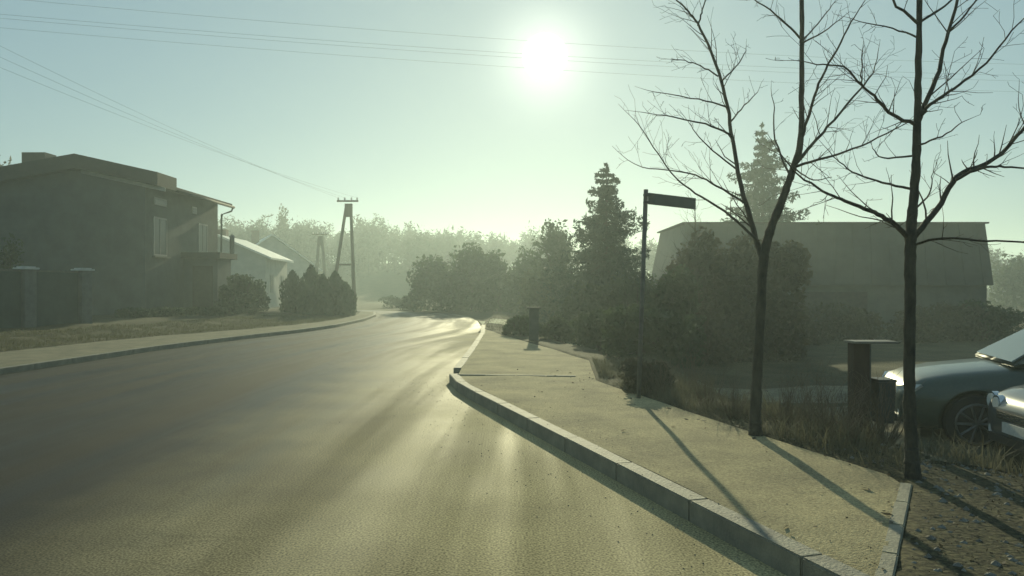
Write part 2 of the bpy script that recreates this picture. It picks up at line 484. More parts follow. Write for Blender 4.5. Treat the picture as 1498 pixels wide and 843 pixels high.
# ------------------------------------------------------------------ house on the left
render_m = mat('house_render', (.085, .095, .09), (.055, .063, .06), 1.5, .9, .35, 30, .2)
trim_pale = mat('pale_trim_paint', (.34, .34, .30), (.26, .26, .23), 6, .6)
roof_dark = mat('dark_roof_felt', (.034, .033, .03), (.022, .022, .02), 4, .8, .4, 25)
wood_dark = mat('dark_stained_wood', (.06, .05, .04), (.035, .03, .025), 6, .7, .3, 40)
frame_w = mat('white_window_frame', (.2, .2, .185), (.16, .16, .15), 12, .5)
glass_m = plain('window_glass', (.05, .06, .06), .3, .35)
metal_d = mat('dark_metal', (.10, .11, .10), (.06, .065, .06), 14, .5, .1, 60, .5, .4)
brick_red = mat('worn_brick', (.13, .068, .05), (.085, .05, .04), 9, .9, .5, 30)

hs = thing('house', 'large two storey rendered house with shallow gable roof and chimney left of the road', 'house', (-17, 33, .2))
mb = MB()
Yn, Yf = 30.0, 37.4
wall_poly = [(-24, -.1), (-14, -.1), (-14, 5.35), (-16.5, 5.905), (-24, 4.545)]
mb.extrude([(x, Yn, z) for x, z in wall_poly], (0, Yf - Yn, 0))
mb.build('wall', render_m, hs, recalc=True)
# raised front section of the roof and the lower rear roof
mb = MB(); mb.extrude([(-24.6, 29.62, 4.98), (-16.5, 29.62, 6.42), (-13.36, 29.62, 5.72), (-13.36, 29.62, 5.21), (-16.5, 29.62, 5.88), (-24.6, 29.62, 4.42)], (0, 1.7, 0))
mb.build('roof', roof_dark, hs, recalc=True)
mb = MB(); mb.extrude([(-24.4, 31.33, 4.63), (-16.5, 31.33, 6.06), (-13.42, 31.33, 5.38), (-13.42, 31.33, 5.24), (-16.5, 31.33, 5.92), (-24.4, 31.33, 4.49)], (0, 6.4, 0))
rf = mb.build('roof', roof_dark, hs, recalc=True)
mb = MB(); mb.box(-19.9, -18.95, 31.9, 32.7, 5.2, 6.86)
mb.build('chimney', mat('chimney_render', (.06, .056, .05), (.04, .038, .035), 5, .9, .4), rf, recalc=True)
mb = MB(); mb.extrude([(-16.4, 29.9, 5.86), (-13.2, 29.9, 5.16), (-13.2, 29.9, 5.02), (-16.4, 29.9, 5.72)], (0, .06, 0))
mb.build('verge_board', trim_pale, hs, recalc=True)
mb = MB(); mb.tube([(-13.36, 31.35, 5.22), (-13.36, 37.75, 5.22)], .065, 8)
gt = mb.build('gutter', roof_dark, hs, smooth=True)
mb = MB(); mb.tube([(-13.38, 37.66, 5.18), (-13.42, 37.6, 5.02), (-13.85, 37.5, 4.85), (-13.9, 37.48, .2)], .045, 8)
mb.build('downpipe', metal_d, hs, smooth=True)
def window_x(parent, xw, y0, y1, z0, z1, mull=1, sill=True):
    """window in a wall facing +x at x = xw"""
    b = MB(); t = .07
    b.box(xw - .05, xw + .03, y0, y1, z0, z0 + t); b.box(xw - .05, xw + .03, y0, y1, z1 - t, z1)
    b.box(xw - .05, xw + .03, y0, y0 + t, z0 + t, z1 - t); b.box(xw - .05, xw + .03, y1 - t, y1, z0 + t, z1 - t)
    for k in range(mull):
        c = y0 + (y1 - y0) * (k + 1) / (mull + 1); b.box(xw - .05, xw + .028, c - .03, c + .03, z0 + t, z1 - t)
    f = b.build('window', frame_w, parent)
    b = MB(); b.box(xw - .04, xw + .012, y0 + .05, y1 - .05, z0 + .05, z1 - .05); b.build('pane', glass_m, f)
    if sill:
        b = MB(); b.box(xw + .002, xw + .13, y0 - .1, y1 + .1, z0 - .06, z0 - .004); b.build('sill', metal_d, f)
    return f
def window_y(parent, yw, x0, x1, z0, z1, mull=1, sill=True):
    b = MB(); t = .07
    b.box(x0, x1, yw - .03, yw + .05, z0, z0 + t); b.box(x0, x1, yw - .03, yw + .05, z1 - t, z1)
    b.box(x0, x0 + t, yw - .03, yw + .05, z0 + t, z1 - t); b.box(x1 - t, x1, yw - .03, yw + .05, z0 + t, z1 - t)
    for k in range(mull):
        c = x0 + (x1 - x0) * (k + 1) / (mull + 1); b.box(c - .03, c + .03, yw - .028, yw + .05, z0 + t, z1 - t)
    f = b.build('window', frame_w, parent)
    b = MB(); b.box(x0 + .05, x1 - .05, yw - .012, yw + .04, z0 + .05, z1 - .05); b.build('pane', glass_m, f)
    if sill:
        b = MB(); b.box(x0 - .1, x1 + .1, yw - .13, yw - .002, z0 - .06, z0 - .004); b.build('sill', metal_d, f)
    return f
window_x(hs, -14, 30.65, 31.85, 2.62, 4.15, 1)
window_x(hs, -14, 35.05, 36.1, 2.85, 4.25, 1)
for (y0, y1) in ((30.7, 31.8), (34.35, 34.85)):
    b = MB(); b.box(-14.03, -13.97, y0, y1, 4.62, 4.92); f = b.build('vent_window', frame_w, hs)
    b = MB(); b.box(-14.0, -13.962, y0 + .05, y1 - .05, 4.67, 4.87); b.build('pane', glass_m, f)
# porch
mb = MB(); mb.box(-14.0 + .002, -12.55, 33.5, 35.1, -.1, 2.62)
pc = mb.build('porch', mat('porch_render', (.10, .105, .10), (.075, .08, .075), 2, .9, .3), hs)
mb = MB(); mb.box(-13.998, -12.35, 33.25, 35.35, 2.62, 2.86); mb.build('porch_roof', roof_dark, pc)
mb = MB(); mb.box(-13.6, -12.75, 33.46, 33.52, .22, 2.3); mb.build('door', wood_dark, pc)
mb = MB(); mb.tube([(-12.5, 35.1, 2.6), (-12.5, 35.1, 3.62)], .11, 8); mb.tube([(-12.5, 35.1, 3.62), (-12.5, 35.1, 3.74)], [.15, .04], 8)
mb.build('vent_pipe', metal_d, hs, smooth=False)

# neighbouring houses farther down the left side
pale_roof = mat('pale_frosted_roof', (.62, .62, .55), (.45, .45, .40), 3, .45, .2, 20, .5)
def cottage(loc, wdt, dep, hw, hr, rz, wm, rm, label, ch=True, name='house'):
    t = thing(name, label, 'house', loc, None, rz)
    T = full(t)
    def loc_build(b, n, m, par): 
        b.v = [tuple(T @ Vector(v)) for v in b.v]; return b.build(n, m, par, recalc=True)
    b = MB(); b.extrude([(-wdt/2, -dep/2, -.3), (wdt/2, -dep/2, -.3), (wdt/2, -dep/2, hw), (0, -dep/2, hr), (-wdt/2, -dep/2, hw)], (0, dep, 0))
    wl = loc_build(b, 'wall', wm, t)
    for s in (-1, 1):
        b = MB(); e = .45; k = (hr - hw) / (wdt / 2)
        b.extrude([(0, -dep/2 - .35, hr + .03), (s * (wdt/2 + e), -dep/2 - .35, hw - k * e + .03), (s * (wdt/2 + e), -dep/2 - .35, hw - k * e + .17), (0, -dep/2 - .35, hr + .17)], (0, dep + .7, 0))
        r = loc_build(b, 'roof', rm, t)
    if ch:
        b = MB(); b.box(-.35 - wdt*.12, .35 - wdt*.12, -.3, .4, hr - .8, hr + .75); loc_build(b, 'chimney', brick_red, r)
    for s in (-1, 1):
        b = MB(); b.box(s * wdt * .22 - .5, s * wdt * .22 + .5, -dep/2 - .04, -dep/2 + .05, 1.0, 2.3); f = loc_build(b, 'window', frame_w, t)
        b = MB(); b.box(s * wdt * .22 - .42, s * wdt * .22 + .42, -dep/2 - .055, -dep/2 + .02, 1.08, 2.22); loc_build(b, 'pane', glass_m, f)
    for yy in (-dep * .25, dep * .25):
        b = MB(); b.box(wdt/2 - .05, wdt/2 + .04, yy - .5, yy + .5, 1.0, 2.3); f = loc_build(b, 'window', frame_w, t)
        b = MB(); b.box(wdt/2 - .02, wdt/2 + .055, yy - .42, yy + .42, 1.08, 2.22); loc_build(b, 'pane', glass_m, f)
    return t
wall2 = mat('grey_plaster', (.34, .34, .30), (.26, .26, .23), 2, .9, .2)
cottage((-20.6, 58, .0), 6.4, 7, 3.5, 4.9, R(4), wall2, pale_roof, 'small grey plastered house behind the dark shrubs left of the road')
cottage((-25.0, 80, .1), 9, 9, 3.0, 6.3, R(24), wall2, pale_roof, 'farther pale roofed house below the wooded hill', True)

# ------------------------------------------------------------------ fence on the left
panel_m = mat('dark_green_fence_panel', (.035, .055, .05), (.022, .035, .033), 3, .6, .2, 40, .4)
pill_m = mat('fence_pillar_block', (.12, .125, .12), (.08, .085, .082), 5, .85, .45, 30)
cap_m = mat('fence_cap_concrete', (.55, .55, .52), (.4, .4, .38), 7, .7)
fn = thing('fence', 'dark solid panel fence with square grey capped pillars left of the road', 'fence', (-13.3, 21.5, .1))
A, B = Vector((-13.35, 21.6, 0)), Vector((-12.72, 23.3, 0))
step = B - A; dirv = step.normalized(); nrm = Vector((dirv.y, -dirv.x, 0))
def oriented(b, o, d):
    n = Vector((d.y, -d.x, 0)); b.v = [tuple(Vector(o) + d * v[0] + n * v[1] + Vector((0, 0, v[2]))) for v in b.v]; return b
for k in (0, 1, -1, -2):
    o = A + step * k
    b = MB(); b.box(-.18, .18, -.18, .18, -.2, 1.86); p = oriented(b, o, dirv).build('pillar', pill_m, fn, bevel=.01)
    b = MB(); b.box(-.23, .23, -.23, .23, 1.862, 1.91); b.box(-.17, .17, -.17, .17, 1.91, 1.94); oriented(b, o, dirv).build('pillar_cap', cap_m, p, bevel=.01)
for k in (0, -1, -2):
    o = A + step * k
    b = MB(); b.box(.185, step.length - .185, -.03, .03, .12, 1.80); f = oriented(b, o, dirv).build('panel', panel_m, fn, recalc=True)
    b = MB(); b.box(.185, step.length - .185, -.05, .05, 1.80, 1.86); oriented(b, o, dirv).build('top_rail', metal_d, f)
    b = MB(); b.box(.185, step.length - .185, -.09, .09, -.2, .115); oriented(b, o, dirv).build('plinth', pill_m, fn)

# ------------------------------------------------------------------ barn on the right
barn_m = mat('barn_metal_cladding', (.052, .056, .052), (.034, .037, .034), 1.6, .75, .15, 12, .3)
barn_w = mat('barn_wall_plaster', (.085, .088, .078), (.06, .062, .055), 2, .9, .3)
bn = thing('barn', 'long dark barn with steep mansard roof behind the parked cars', 'barn', (14.7, 36, -.35))
Yr = 35.0
tl, tr_ = P(1003, 324, Yr), P(1441, 328, Yr)
zt = (tl.z + tr_.z) / 2
ze = CAM_H - (416 - 420) / 1150 * (Yr - .55)
x0, x1 = tl.x, tr_.x
mb = MB()
e = .40
top = [(x0, Yr, zt), (x1, Yr, zt), (x1, Yr + 6, zt), (x0, Yr + 6, zt)]
bot = [(x0 - .5, Yr - e, ze), (x1 + .14, Yr - e, ze), (x1 + .14, Yr + 6 + e, ze), (x0 - .5, Yr + 6 + e, ze)]
mb.add(top + bot, [(0, 1, 2, 3), (7, 6, 5, 4)] + [(i, 4 + i, 4 + (i + 1) % 4, (i + 1) % 4) for i in range(4)])
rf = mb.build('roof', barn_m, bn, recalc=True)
mb = MB()
for i in range(17):     # standing seams of the sheet cladding
    s = (i + .5) / 17
    a = Vector(top[0]).lerp(Vector(top[1]), s); c = Vector(bot[0]).lerp(Vector(bot[1]), s)
    mb.extrude([a + Vector((-.015, -.03, 0)), c + Vector((-.015, -.03, 0)), c + Vector((.015, -.03, 0)), a + Vector((.015, -.03, 0))], (0, .04, 0))
stuff(mb.build('roof_seams', barn_m, rf, recalc=True))
mb = MB(); mb.box(x0 - .15, x1 + .12, Yr - .12, Yr + 6.12, zt + .002, zt + .07); mb.build('roof_capping', roof_dark, rf)
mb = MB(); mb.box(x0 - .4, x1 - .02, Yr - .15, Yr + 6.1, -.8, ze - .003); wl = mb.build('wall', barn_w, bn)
mb = MB(); mb.box(x0 + 5, x0 + 8, Yr - .21, Yr - .152, -.4, ze - .3); mb.build('door', wood_dark, bn)

# ------------------------------------------------------------------ foliage builders
def rot_quads(cent, size, up=None, flat=1.0, n=None):
    """randomly turned quads at centres"""
    N = len(cent)
    a = rng.normal(size=(N, 3)); a /= np.linalg.norm(a, axis=1, keepdims=True)
    b = rng.normal(size=(N, 3)); b -= (b * a).sum(1, keepdims=True) * a; b /= np.linalg.norm(b, axis=1, keepdims=True)
    s = (size * np.clip(rng.lognormal(-.1, .5, N), .3, 2.6))[:, None]
    a = a * s; b = b * s * flat
    return np.stack([cent - a, cent - b * .6, cent + a, cent + b * .6], 1)

def clump_points(c, r, N, lobes=9, squash=1.0, seed=1):
    """points spread through an uneven crown: shell-weighted lobes"""
    g = np.random.default_rng(seed)
    c = np.array(c, float); r = np.array(r, float)
    d = g.normal(size=(lobes, 3)); d /= np.linalg.norm(d, axis=1, keepdims=True)
    lc = d * g.uniform(.25, .72, (lobes, 1)); lr = g.uniform(.28, .55, lobes)
    lc[:, 2] *= .95
    k = g.integers(0, lobes, N)
    q = g.normal(size=(N, 3)); q /= np.linalg.norm(q, axis=1, keepdims=True)
    q *= (g.uniform(0, 1, (N, 1)) ** .45)
    p = lc[k] + q * lr[k][:, None]
    return c + p * r

def bush(loc, rx, ry, hz, N, m, name, label, cat='shrub', leaf=.05, group=None, trunk=True, seed=1, z0=0.05, lobes=12):
    x, y = loc; g = float(H(x, y))
    t = thing(name, label, cat, (x, y, g), group)
    pts = clump_points((x, y, g + z0 + hz / 2), (rx, ry, hz / 2 * 1.08), N, lobes, seed=seed)
    # body near the ground
    n2 = N // 3
    a = rng.uniform(0, 2 * np.pi, n2); rr = np.sqrt(rng.uniform(0, 1, n2))
    low = np.stack([x + np.cos(a) * rr * rx * .85, y + np.sin(a) * rr * ry * .85, g + rng.uniform(0, .5, n2) * hz], 1)
    pts = np.concatenate([pts, low]); pts[:, 2] = np.maximum(pts[:, 2], g + .01)
    quads('foliage', rot_quads(pts, leaf), m, t)
    b = MB(); r0 = random.Random(seed)
    for k in range(5):
        a = r0.uniform(0, 6.28)
        b.tube([(x, y, g - .05), (x + math.cos(a) * rx * .3, y + math.sin(a) * ry * .3, g + hz * .4), (x + math.cos(a) * rx * .55, y + math.sin(a) * ry * .55, g + hz * .75)], [.05, .03, .01], 5)
    b.build('stem', bark_d, t)
    return t
bark_d = mat('dark_bark', (.07, .062, .05), (.035, .032, .028), 14, .9, .6, 60, .15, stretch=(1, 1, .3))
leaf_dark = foliage('dark_evergreen_leaf', (.055, .075, .04), (.028, .04, .022))
leaf_mid = foliage('dull_green_leaf', (.075, .09, .05), (.04, .05, .03))
leaf_thuja = foliage('thuja_green', (.05, .075, .04), (.026, .042, .024))
leaf_dry = foliage('dry_brown_leaf', (.11, .092, .06), (.06, .052, .036), .12)
leaf_bare = foliage('bare_twig_mass', (.075, .068, .045), (.04, .038, .028), .1)
leaf_spruce = foliage('spruce_needles', (.045, .07, .05), (.022, .038, .028), .15)
dry_grass = foliage('dry_grass', (.125, .12, .08), (.07, .068, .048), .2)
green_grass = foliage('winter_grass', (.11, .105, .055), (.06, .06, .032), .2)

def spruce(loc, h, rad, label, nw=26, seed=3, name='spruce_tree', bare=.06, leaf=.055):
    x, y = loc; g = float(H(x, y)); r0 = random.Random(seed)
    t = thing(name, label, 'tree', (x, y, g))
    b = MB(); b.tube([(x, y, g - .1), (x + .02, y, g + h * .5), (x, y, g + h)], [h * .016, h * .009, .006], 8)
    tk = b.build('trunk', bark_d, t, smooth=True)
    Q = []; br = MB()
    for i in range(nw):
        f = i / (nw - 1)
        z = g + h * (bare + (1 - bare) * f ** .92)
        R_ = rad * (1 - f) ** .72 * r0.uniform(.62, 1.15) + .05
        nb = max(4, int(9 * (1 - f * .5)))
        a0 = r0.uniform(0, 6.28)
        for k in range(nb):
            a = a0 + 6.283 * k / nb + r0.uniform(-.25, .25)
            L = R_ * r0.choice([.45, .7, .9, 1.0, 1.1, 1.3]); droop = r0.uniform(.10, .42) * L
            d = np.array([math.cos(a), math.sin(a), 0]); side = np.array([-d[1], d[0], 0])
            tip = np.array([x, y, z]) + d * L + np.array([0, 0, -droop + .14 * L])
            br.tube([(x, y, z), tuple(np.array([x, y, z]) + d * L * .5 + np.array([0, 0, -droop * .7])), tuple(tip)], [.012 + .006 * L, .008, .003], 3, False)
            n = max(16, int(430 * L / max(rad, .5) + 20))
            s = rng.uniform(.12, 1, n)
            base = np.array([x, y, z]) + d * (s * L)[:, None]
            base[:, 2] += -droop * np.sin(s * 1.9) + .14 * L * s
            wv = (1 - s * .7) * L * .42
            base += side * (rng.uniform(-1, 1, n) * wv)[:, None]
            base[:, 2] += rng.uniform(-.34, .10, n) * (L * .5 + .12)
            Q.append(base)
    C = np.concatenate(Q)
    top = np.stack([x + rng.normal(0, .03, 30), y + rng.normal(0, .03, 30), g + h * rng.uniform(.93, 1.01, 30)], 1)
    C = np.concatenate([C, top])
    stuff(br.build('branches', bark_d, t))
    quads('crown', rot_quads(C, leaf * h / 6 * .72 + .015, flat=.6), leaf_spruce, t)
    return t

def broad(loc, rx, h, z0, m, label, N=5000, leaf=.09, seed=5, name='broadleaf_tree', lobes=16, cat='tree', group=None):
    x, y = loc; g = float(H(x, y))
    t = thing(name, label, cat, (x, y, g), group)
    r0 = random.Random(seed)
    hz = h - z0
    pts = clump_points((x, y, g + z0 + hz / 2), (rx, rx, hz / 2 * 1.08), N, lobes, seed=seed)
    # gaps
    if z0 < .3:
        n2 = N // 2; a = rng.uniform(0, 2 * np.pi, n2); rr = np.sqrt(rng.uniform(0, 1, n2)) * rx * .95
        pts = np.concatenate([pts, np.stack([x + np.cos(a) * rr, y + np.sin(a) * rr, g + rng.uniform(0, .55, n2) * h], 1)])
    keep = vnoise(pts[:, 0] * 2.2 + pts[:, 1], pts[:, 2] * 2.2 + pts[:, 1] * .7, 1.0, seed) > -1.1
    pts = pts[keep]
    quads('crown', rot_quads(pts, leaf), m, t)
    b = MB(); b.tube([(x, y, g - .1), (x + .05, y, g + z0 + .2), (x, y, g + z0 + hz * .6)], [h * .03, h * .02, .02], 7)
    for k in range(7):
        a = r0.uniform(0, 6.28); zz = g + z0 + hz * r0.uniform(.05, .5)
        b.tube([(x, y, zz), (x + math.cos(a) * rx * .4, y + math.sin(a) * rx * .4, zz + hz * .14), (x + math.cos(a) * rx * .8, y + math.sin(a) * rx * .8, zz + hz * .25)], [h * .012, h * .007, .008], 5)
    b.build('trunk', bark_d, t)
    return t

def thuja(loc, r, h, label, seed, group=None):
    x, y = loc; g = float(H(x, y)); q = np.random.default_rng(seed)
    t = thing('thuja_shrub', label, 'shrub', (x, y, g), group)
    N = 2600
    f = q.uniform(0, 1, N); a = q.uniform(0, 2 * np.pi, N)
    prof = np.clip(1.08 * np.minimum(1, (1 - f) * 1.9) ** .75, .02, 1) * np.clip(.75 + f * 2, 0, 1)
    rr = r * prof * (q.uniform(0, 1, N) ** .3) * (1 + .22 * np.sin(a * 4 + seed) * np.cos(f * 9 + seed) + .16 * np.sin(a * 9 + 3 * seed + f * 17))
    c = np.stack([x + np.cos(a) * rr, y + np.sin(a) * rr, g + f * h], 1)
    sz = .05 * q.uniform(.6, 1.5, N)
    up = np.stack([q.normal(0, .3, N), q.normal(0, .3, N), np.ones(N)], 1) * sz[:, None] * 1.8
    sd = np.stack([np.cos(a + 1.57 + q.normal(0, .6, N)), np.sin(a + 1.57 + q.normal(0, .6, N)), np.zeros(N)], 1) * sz[:, None] * .8
    quads('foliage', np.stack([c - up * .5 - sd * .4, c + sd - up * .1, c + up, c - sd - up * .1], 1), leaf_thuja, t)
    b = MB(); b.tube([(x, y, g - .1), (x, y, g + h * .8)], [.05, .01], 6); b.build('stem', bark_d, t)
    return t

# ------------------------------------------------------------------ left side planting
G = 'thujas in the clump under the wooden pole'
for i, (px, top, Yd, r, lab) in enumerate([
    (428, 396, 36.5, .55, 'leftmost thuja of the dark clump beside the road under the wooden pole'),
    (455, 388, 37.0, .62, 'second thuja from the left in the clump, with the tallest pointed top'),
    (472, 402, 35.6, .58, 'third thuja from the left in the clump under the wooden pole'),
    (490, 397, 36.4, .62, 'fourth thuja from the left in the clump, pointed and in front of the pole foot'),
    (506, 414, 36.0, .45, 'rightmost short thuja of the clump beside the bend'),
    (443, 412, 35.0, .5, 'low front thuja of the clump facing the pavement')]):
    x = (px - 749) / 1150 * Yd
    thuja((x, Yd), r, CAM_H - (top - 420) / 1150 * Yd - float(H(x, Yd)), lab, i + 3, G)
bush(((352 - 749) / 1150 * 33, 33), .8, .7, 1.65, 3200, leaf_dark, 'round_shrub', 'dark rounded shrub against the house porch', seed=2)
bush(((374 - 749) / 1150 * 35, 35), .7, .7, 1.35, 2600, leaf_dark, 'round_shrub', 'low dark shrub between porch and thuja clump', seed=8)
bush(((332 - 749) / 1150 * 31.5, 31.5), .6, .5, 1.1, 2200, leaf_dark, 'round_shrub', 'small dark shrub at the foot of the porch corner', seed=9)
bush(((4 - 749) / 1150 * 24.2, 24.2), .8, .7, 2.75, 3000, leaf_dark, 'tall_shrub', 'dark shrub rising above the left end of the fence', seed=11)
for i, (px, Yd, lab) in enumerate([(200, 28.2, 'low dark clipped shrub on the lawn nearest the fence'), (245, 29.0, 'low dark spreading shrub on the lawn below the house windows'), (300, 30.2, 'low dark shrub on the lawn close to the porch')]):
    bush(((px - 749) / 1150 * Yd, Yd), .95, .35, .32, 1400, leaf_dark, 'low_shrub', lab, seed=20 + i, leaf=.04)

# ------------------------------------------------------------------ planting round the bend (centre)
broad((-4.35, 47.5), 1.95, 4.1, .1, leaf_dark, 'rounded dense bush at the left end of the clump on the bend', 6500, .085, 5, 'rounded_bush', cat='bush')
broad((-2.45, 48.0), 1.7, 4.2, .1, leaf_dark, 'dense bush in the middle of the clump on the bend', 6000, .085, 6, 'rounded_bush', cat='bush')
broad((-.75, 46.5), 1.3, 4.4, .1, leaf_dark, 'narrow bush with ragged top at the right end of the clump on the bend', 4500, .08, 7, 'rounded_bush', cat='bush')
bush((-6.3, 50.0), 1.0, .7, 1.0, 1800, leaf_mid, 'low_hedge', 'low hedge at the foot of the bushes on the bend', 'hedge', .06, seed=31)
bush((-8.1, 56.0), 1.3, .8, .8, 1500, leaf_mid, 'low_hedge', 'faint low hedge beyond the bend, farthest of the two', 'hedge', .06, seed=32)
broad((.75, 44), 1.35, 4.3, .2, leaf_dark, 'hazy bush between the bend clump and the tall rounded tree', 4200, .08, 12, 'rounded_bush', cat='bush')
broad((2.15, 40), 1.1, 5.25, .1, leaf_dark, 'hazy tall round topped tree just left of the tall spruce', 6500, .075, 14)
broad((1.15, 34), .95, 2.6, .1, leaf_mid, 'low hazy bush behind the square gatepost', 3200, .07, 13, 'rounded_bush', cat='bush')
spruce((3.35, 28), 6.25, 2.35, 'tall ragged spruce right of the bend, beside the street sign', 30, 21)
bush((2.55, 25.2), 1.2, .9, 2.1, 4200, leaf_dark, 'dark_shrub', 'dark shrub under the tall spruce', seed=41, leaf=.06)
bush((3.9, 24.5), 1.3, .9, 2.4, 4200, leaf_dark, 'dark_shrub', 'broad dark shrub between the spruce and the street sign', seed=42, leaf=.06)
bush((1.95, 17.2), .75, .7, 1.0, 3000, leaf_dark, 'dark_shrub', 'low dark shrub at the end of the pale crossing', seed=43)
bush((2.4, 14.3), .9, .8, 1.05, 3400, leaf_dark, 'dark_shrub', 'spreading dark shrub left of the sign pole', seed=44)
bush((1.62, 9.35), .36, .32, .42, 1800, leaf_bare, 'low_shrub', 'low brownish shrub at the foot of the sign pole', seed=45, leaf=.03)
spruce((14.0, 44), 11.0, 3.5, 'slender spruce rising behind the barn between the bare trees', 26, 25, leaf=.055)

# brushy dark thicket before the barn's left end
bush((4.85, 19.0), 1.05, .9, 3.45, 13000, leaf_bare, 'tall_shrub', 'tall ragged shrub before the left end of the barn', seed=51, leaf=.055)
bush((6.35, 19.6), 1.1, .9, 3.2, 13000, leaf_bare, 'tall_shrub', 'tall ragged shrub before the barn, behind the forked tree', seed=52, leaf=.055)
bush((4.3, 19.6), .75, .7, 3.25, 8000, leaf_bare, 'tall_shrub', 'slim ragged shrub before the corner of the barn, right behind the sign board', seed=58, leaf=.055)
bush((5.65, 19.4), .9, .8, 3.3, 9000, leaf_bare, 'tall_shrub', 'ragged shrub between the two tall shrubs before the barn', seed=57, leaf=.055)
bush((3.75, 18.2), .85, .7, 2.3, 6000, leaf_dark, 'dark_shrub', 'dark shrub right of the sign pole before the ragged shrubs', seed=53)
bush((16.5, 27.5), 1.3, .9, 1.35, 3000, leaf_dark, 'dark_shrub', 'dark shrub at the right end of the barn above the green car', seed=54)
bush((18.6, 30), 1.0, .9, 1.0, 2000, leaf_dark, 'dark_shrub', 'small dark shrub behind the cars at the far right', seed=55)

for i, (x, y, h, lab) in enumerate([(9.2, 25.5, 1.5, 'dark scrub added in place of shade before the barn wall, left of the bin post'), (11.4, 26.5, 1.35, 'dark scrub added in place of shade before the barn wall, right above the bin post'),
                                    (13.4, 26.0, 1.3, 'dark scrub added in place of shade before the barn wall, just left of the straight tree'), (15.2, 27.0, 1.2, 'dark scrub added in place of shade before the barn wall, above the green car bonnet'),
                                    (7.6, 24.0, 1.5, 'dark scrub added in place of shade before the barn wall, right of the forked tree')]):
    bush((x, y), 1.3, .8, h, 3200, leaf_bare, 'scrub', lab, seed=200 + i, leaf=.05, group='scrub added for shade along the barn')  # added row: darkens the lit ground where the barn's shadow should lie
# far woods that read as one mass
def far_wood(name, boxes, n, hmin, hmax, seed, leaf=.42):
    q = np.random.default_rng(seed); C = []; b = MB()
    for i in range(n):
        bx = boxes[q.integers(len(boxes))]
        x = q.uniform(bx[0], bx[1]); y = q.uniform(bx[2], bx[3]); h = q.uniform(hmin, hmax) * (1.0 if q.random() < .85 else 1.12); g = float(H(x, y)); rr = h * q.uniform(.2, .34)
        p = clump_points((x, y, g + h * .55), (rr, rr, h * .47), 620, 12, seed=int(q.integers(1e6)))
        C.append(p)
        a = q.uniform(0, 6.28, 120); r_ = np.sqrt(q.uniform(0, 1, 120)) * rr * 1.5
        C.append(np.stack([x + np.cos(a) * r_, y + np.sin(a) * r_, g + q.uniform(0, .5, 120) * h], 1))
        b.tube([(x, y, g - .2), (x, y, g + h * .7)], [.13, .03], 4, False)
    o = quads(name, rot_quads(np.concatenate(C), leaf, flat=.5), foliage('far_wood_twigs', (.07, .065, .045), (.04, .04, .03), .1))
    stuff(o)
    o2 = b.build('far_wood_trunks', bark_d); stuff(o2)
    o2.parent = o
    return o
far_wood('far_wood', [(-62, -28, 95, 120), (-48, -18, 108, 135)], 110, 6.0, 8.2, 61, .21)
far_wood('far_wood', [(-34, -8, 100, 140), (-16, 6, 105, 140)], 110, 4.6, 6.8, 63, .21)
far_wood('far_wood', [(2, 26, 112, 145), (16, 34, 75, 105)], 80, 5.5, 8.0, 64, .21)
far_wood('far_wood', [(50, 82, 95, 125), (60, 100, 100, 130)], 50, 5, 8.0, 62, .21)
broad((-31.5, 108), 1.1, 9.2, 1.8, foliage('far_poplar_leaf', (.09, .085, .055), (.055, .05, .035)), 'tall slim tree standing above the far wood left of the pole', 1500, .16, 66, 'tall_tree')
broad((47, 72), 3.0, 6.4, .2, leaf_mid, 'hazy tree at the far right edge beyond the barn', 5000, .15, 67)

broad((-32.3, 50), 1.5, 10.6, 2.5, foliage('far_poplar_leaf', (.09, .085, .055), (.055, .05, .035)), 'hazy tree top just showing behind the left end of the house roof', 1500, .12, 71)

# ------------------------------------------------------------------ utility poles and wires
wood_pole = mat('weathered_pole_wood', (.13, .115, .09), (.08, .07, .055), 8, .9, .4, 40, .2, stretch=(1, 1, .15))
def a_pole(top, base_l, base_r, label, th=.11, bar=.42):
    g = float(H(base_r.x, base_r.y))
    t = thing('utility_pole', label, 'utility pole', ((base_l.x + base_r.x) / 2, base_l.y, g))
    for bx, dx in ((base_l, -.13), (base_r, .13)):
        b = MB(); b.tube([(bx.x, bx.y, g - .3), (top.x + dx, top.y, top.z - .25)], [th * 1.15, th * .8], 9); b.build('leg', wood_pole, t, smooth=True)
    f = bar; L = Vector((base_l.x, base_l.y, g)).lerp(top, f); Rr = Vector((base_r.x, base_r.y, g)).lerp(top, f)
    b = MB(); b.tube([L, Rr], .06, 6); b.build('crossbar', wood_pole, t)
    b = MB(); b.box(top.x - .22, top.x + .22, top.y - .12, top.y + .12, top.z - 1.0, top.z - .2); b.build('head_block', wood_pole, t)
    b = MB(); b.box(top.x - .68, top.x + .62, top.y - .2, top.y - .09, top.z - .1, top.z + .0); ca = b.build('crossarm', wood_pole, t)
    for k in (-.6, -.2, .2, .55):
        b = MB(); b.tube([(top.x + k, top.y - .15, top.z), (top.x + k, top.y - .15, top.z + .08), (top.x + k, top.y - .15, top.z + .17)], [.035, .055, .03], 7); b.build('insulator', cap_m, ca)
    return t
Yp = 48.0
pt = P(510, 292, Yp)
a_pole(pt, P(482, 430, Yp), P(519, 450, Yp), 'tall timber A-frame power pole behind the thuja clump')
Yq = 68.0
a_pole(P(469, 341, Yq), P(459, 420, Yq), P(478, 420, Yq), 'smaller hazy A-frame power pole in the distance', .15)

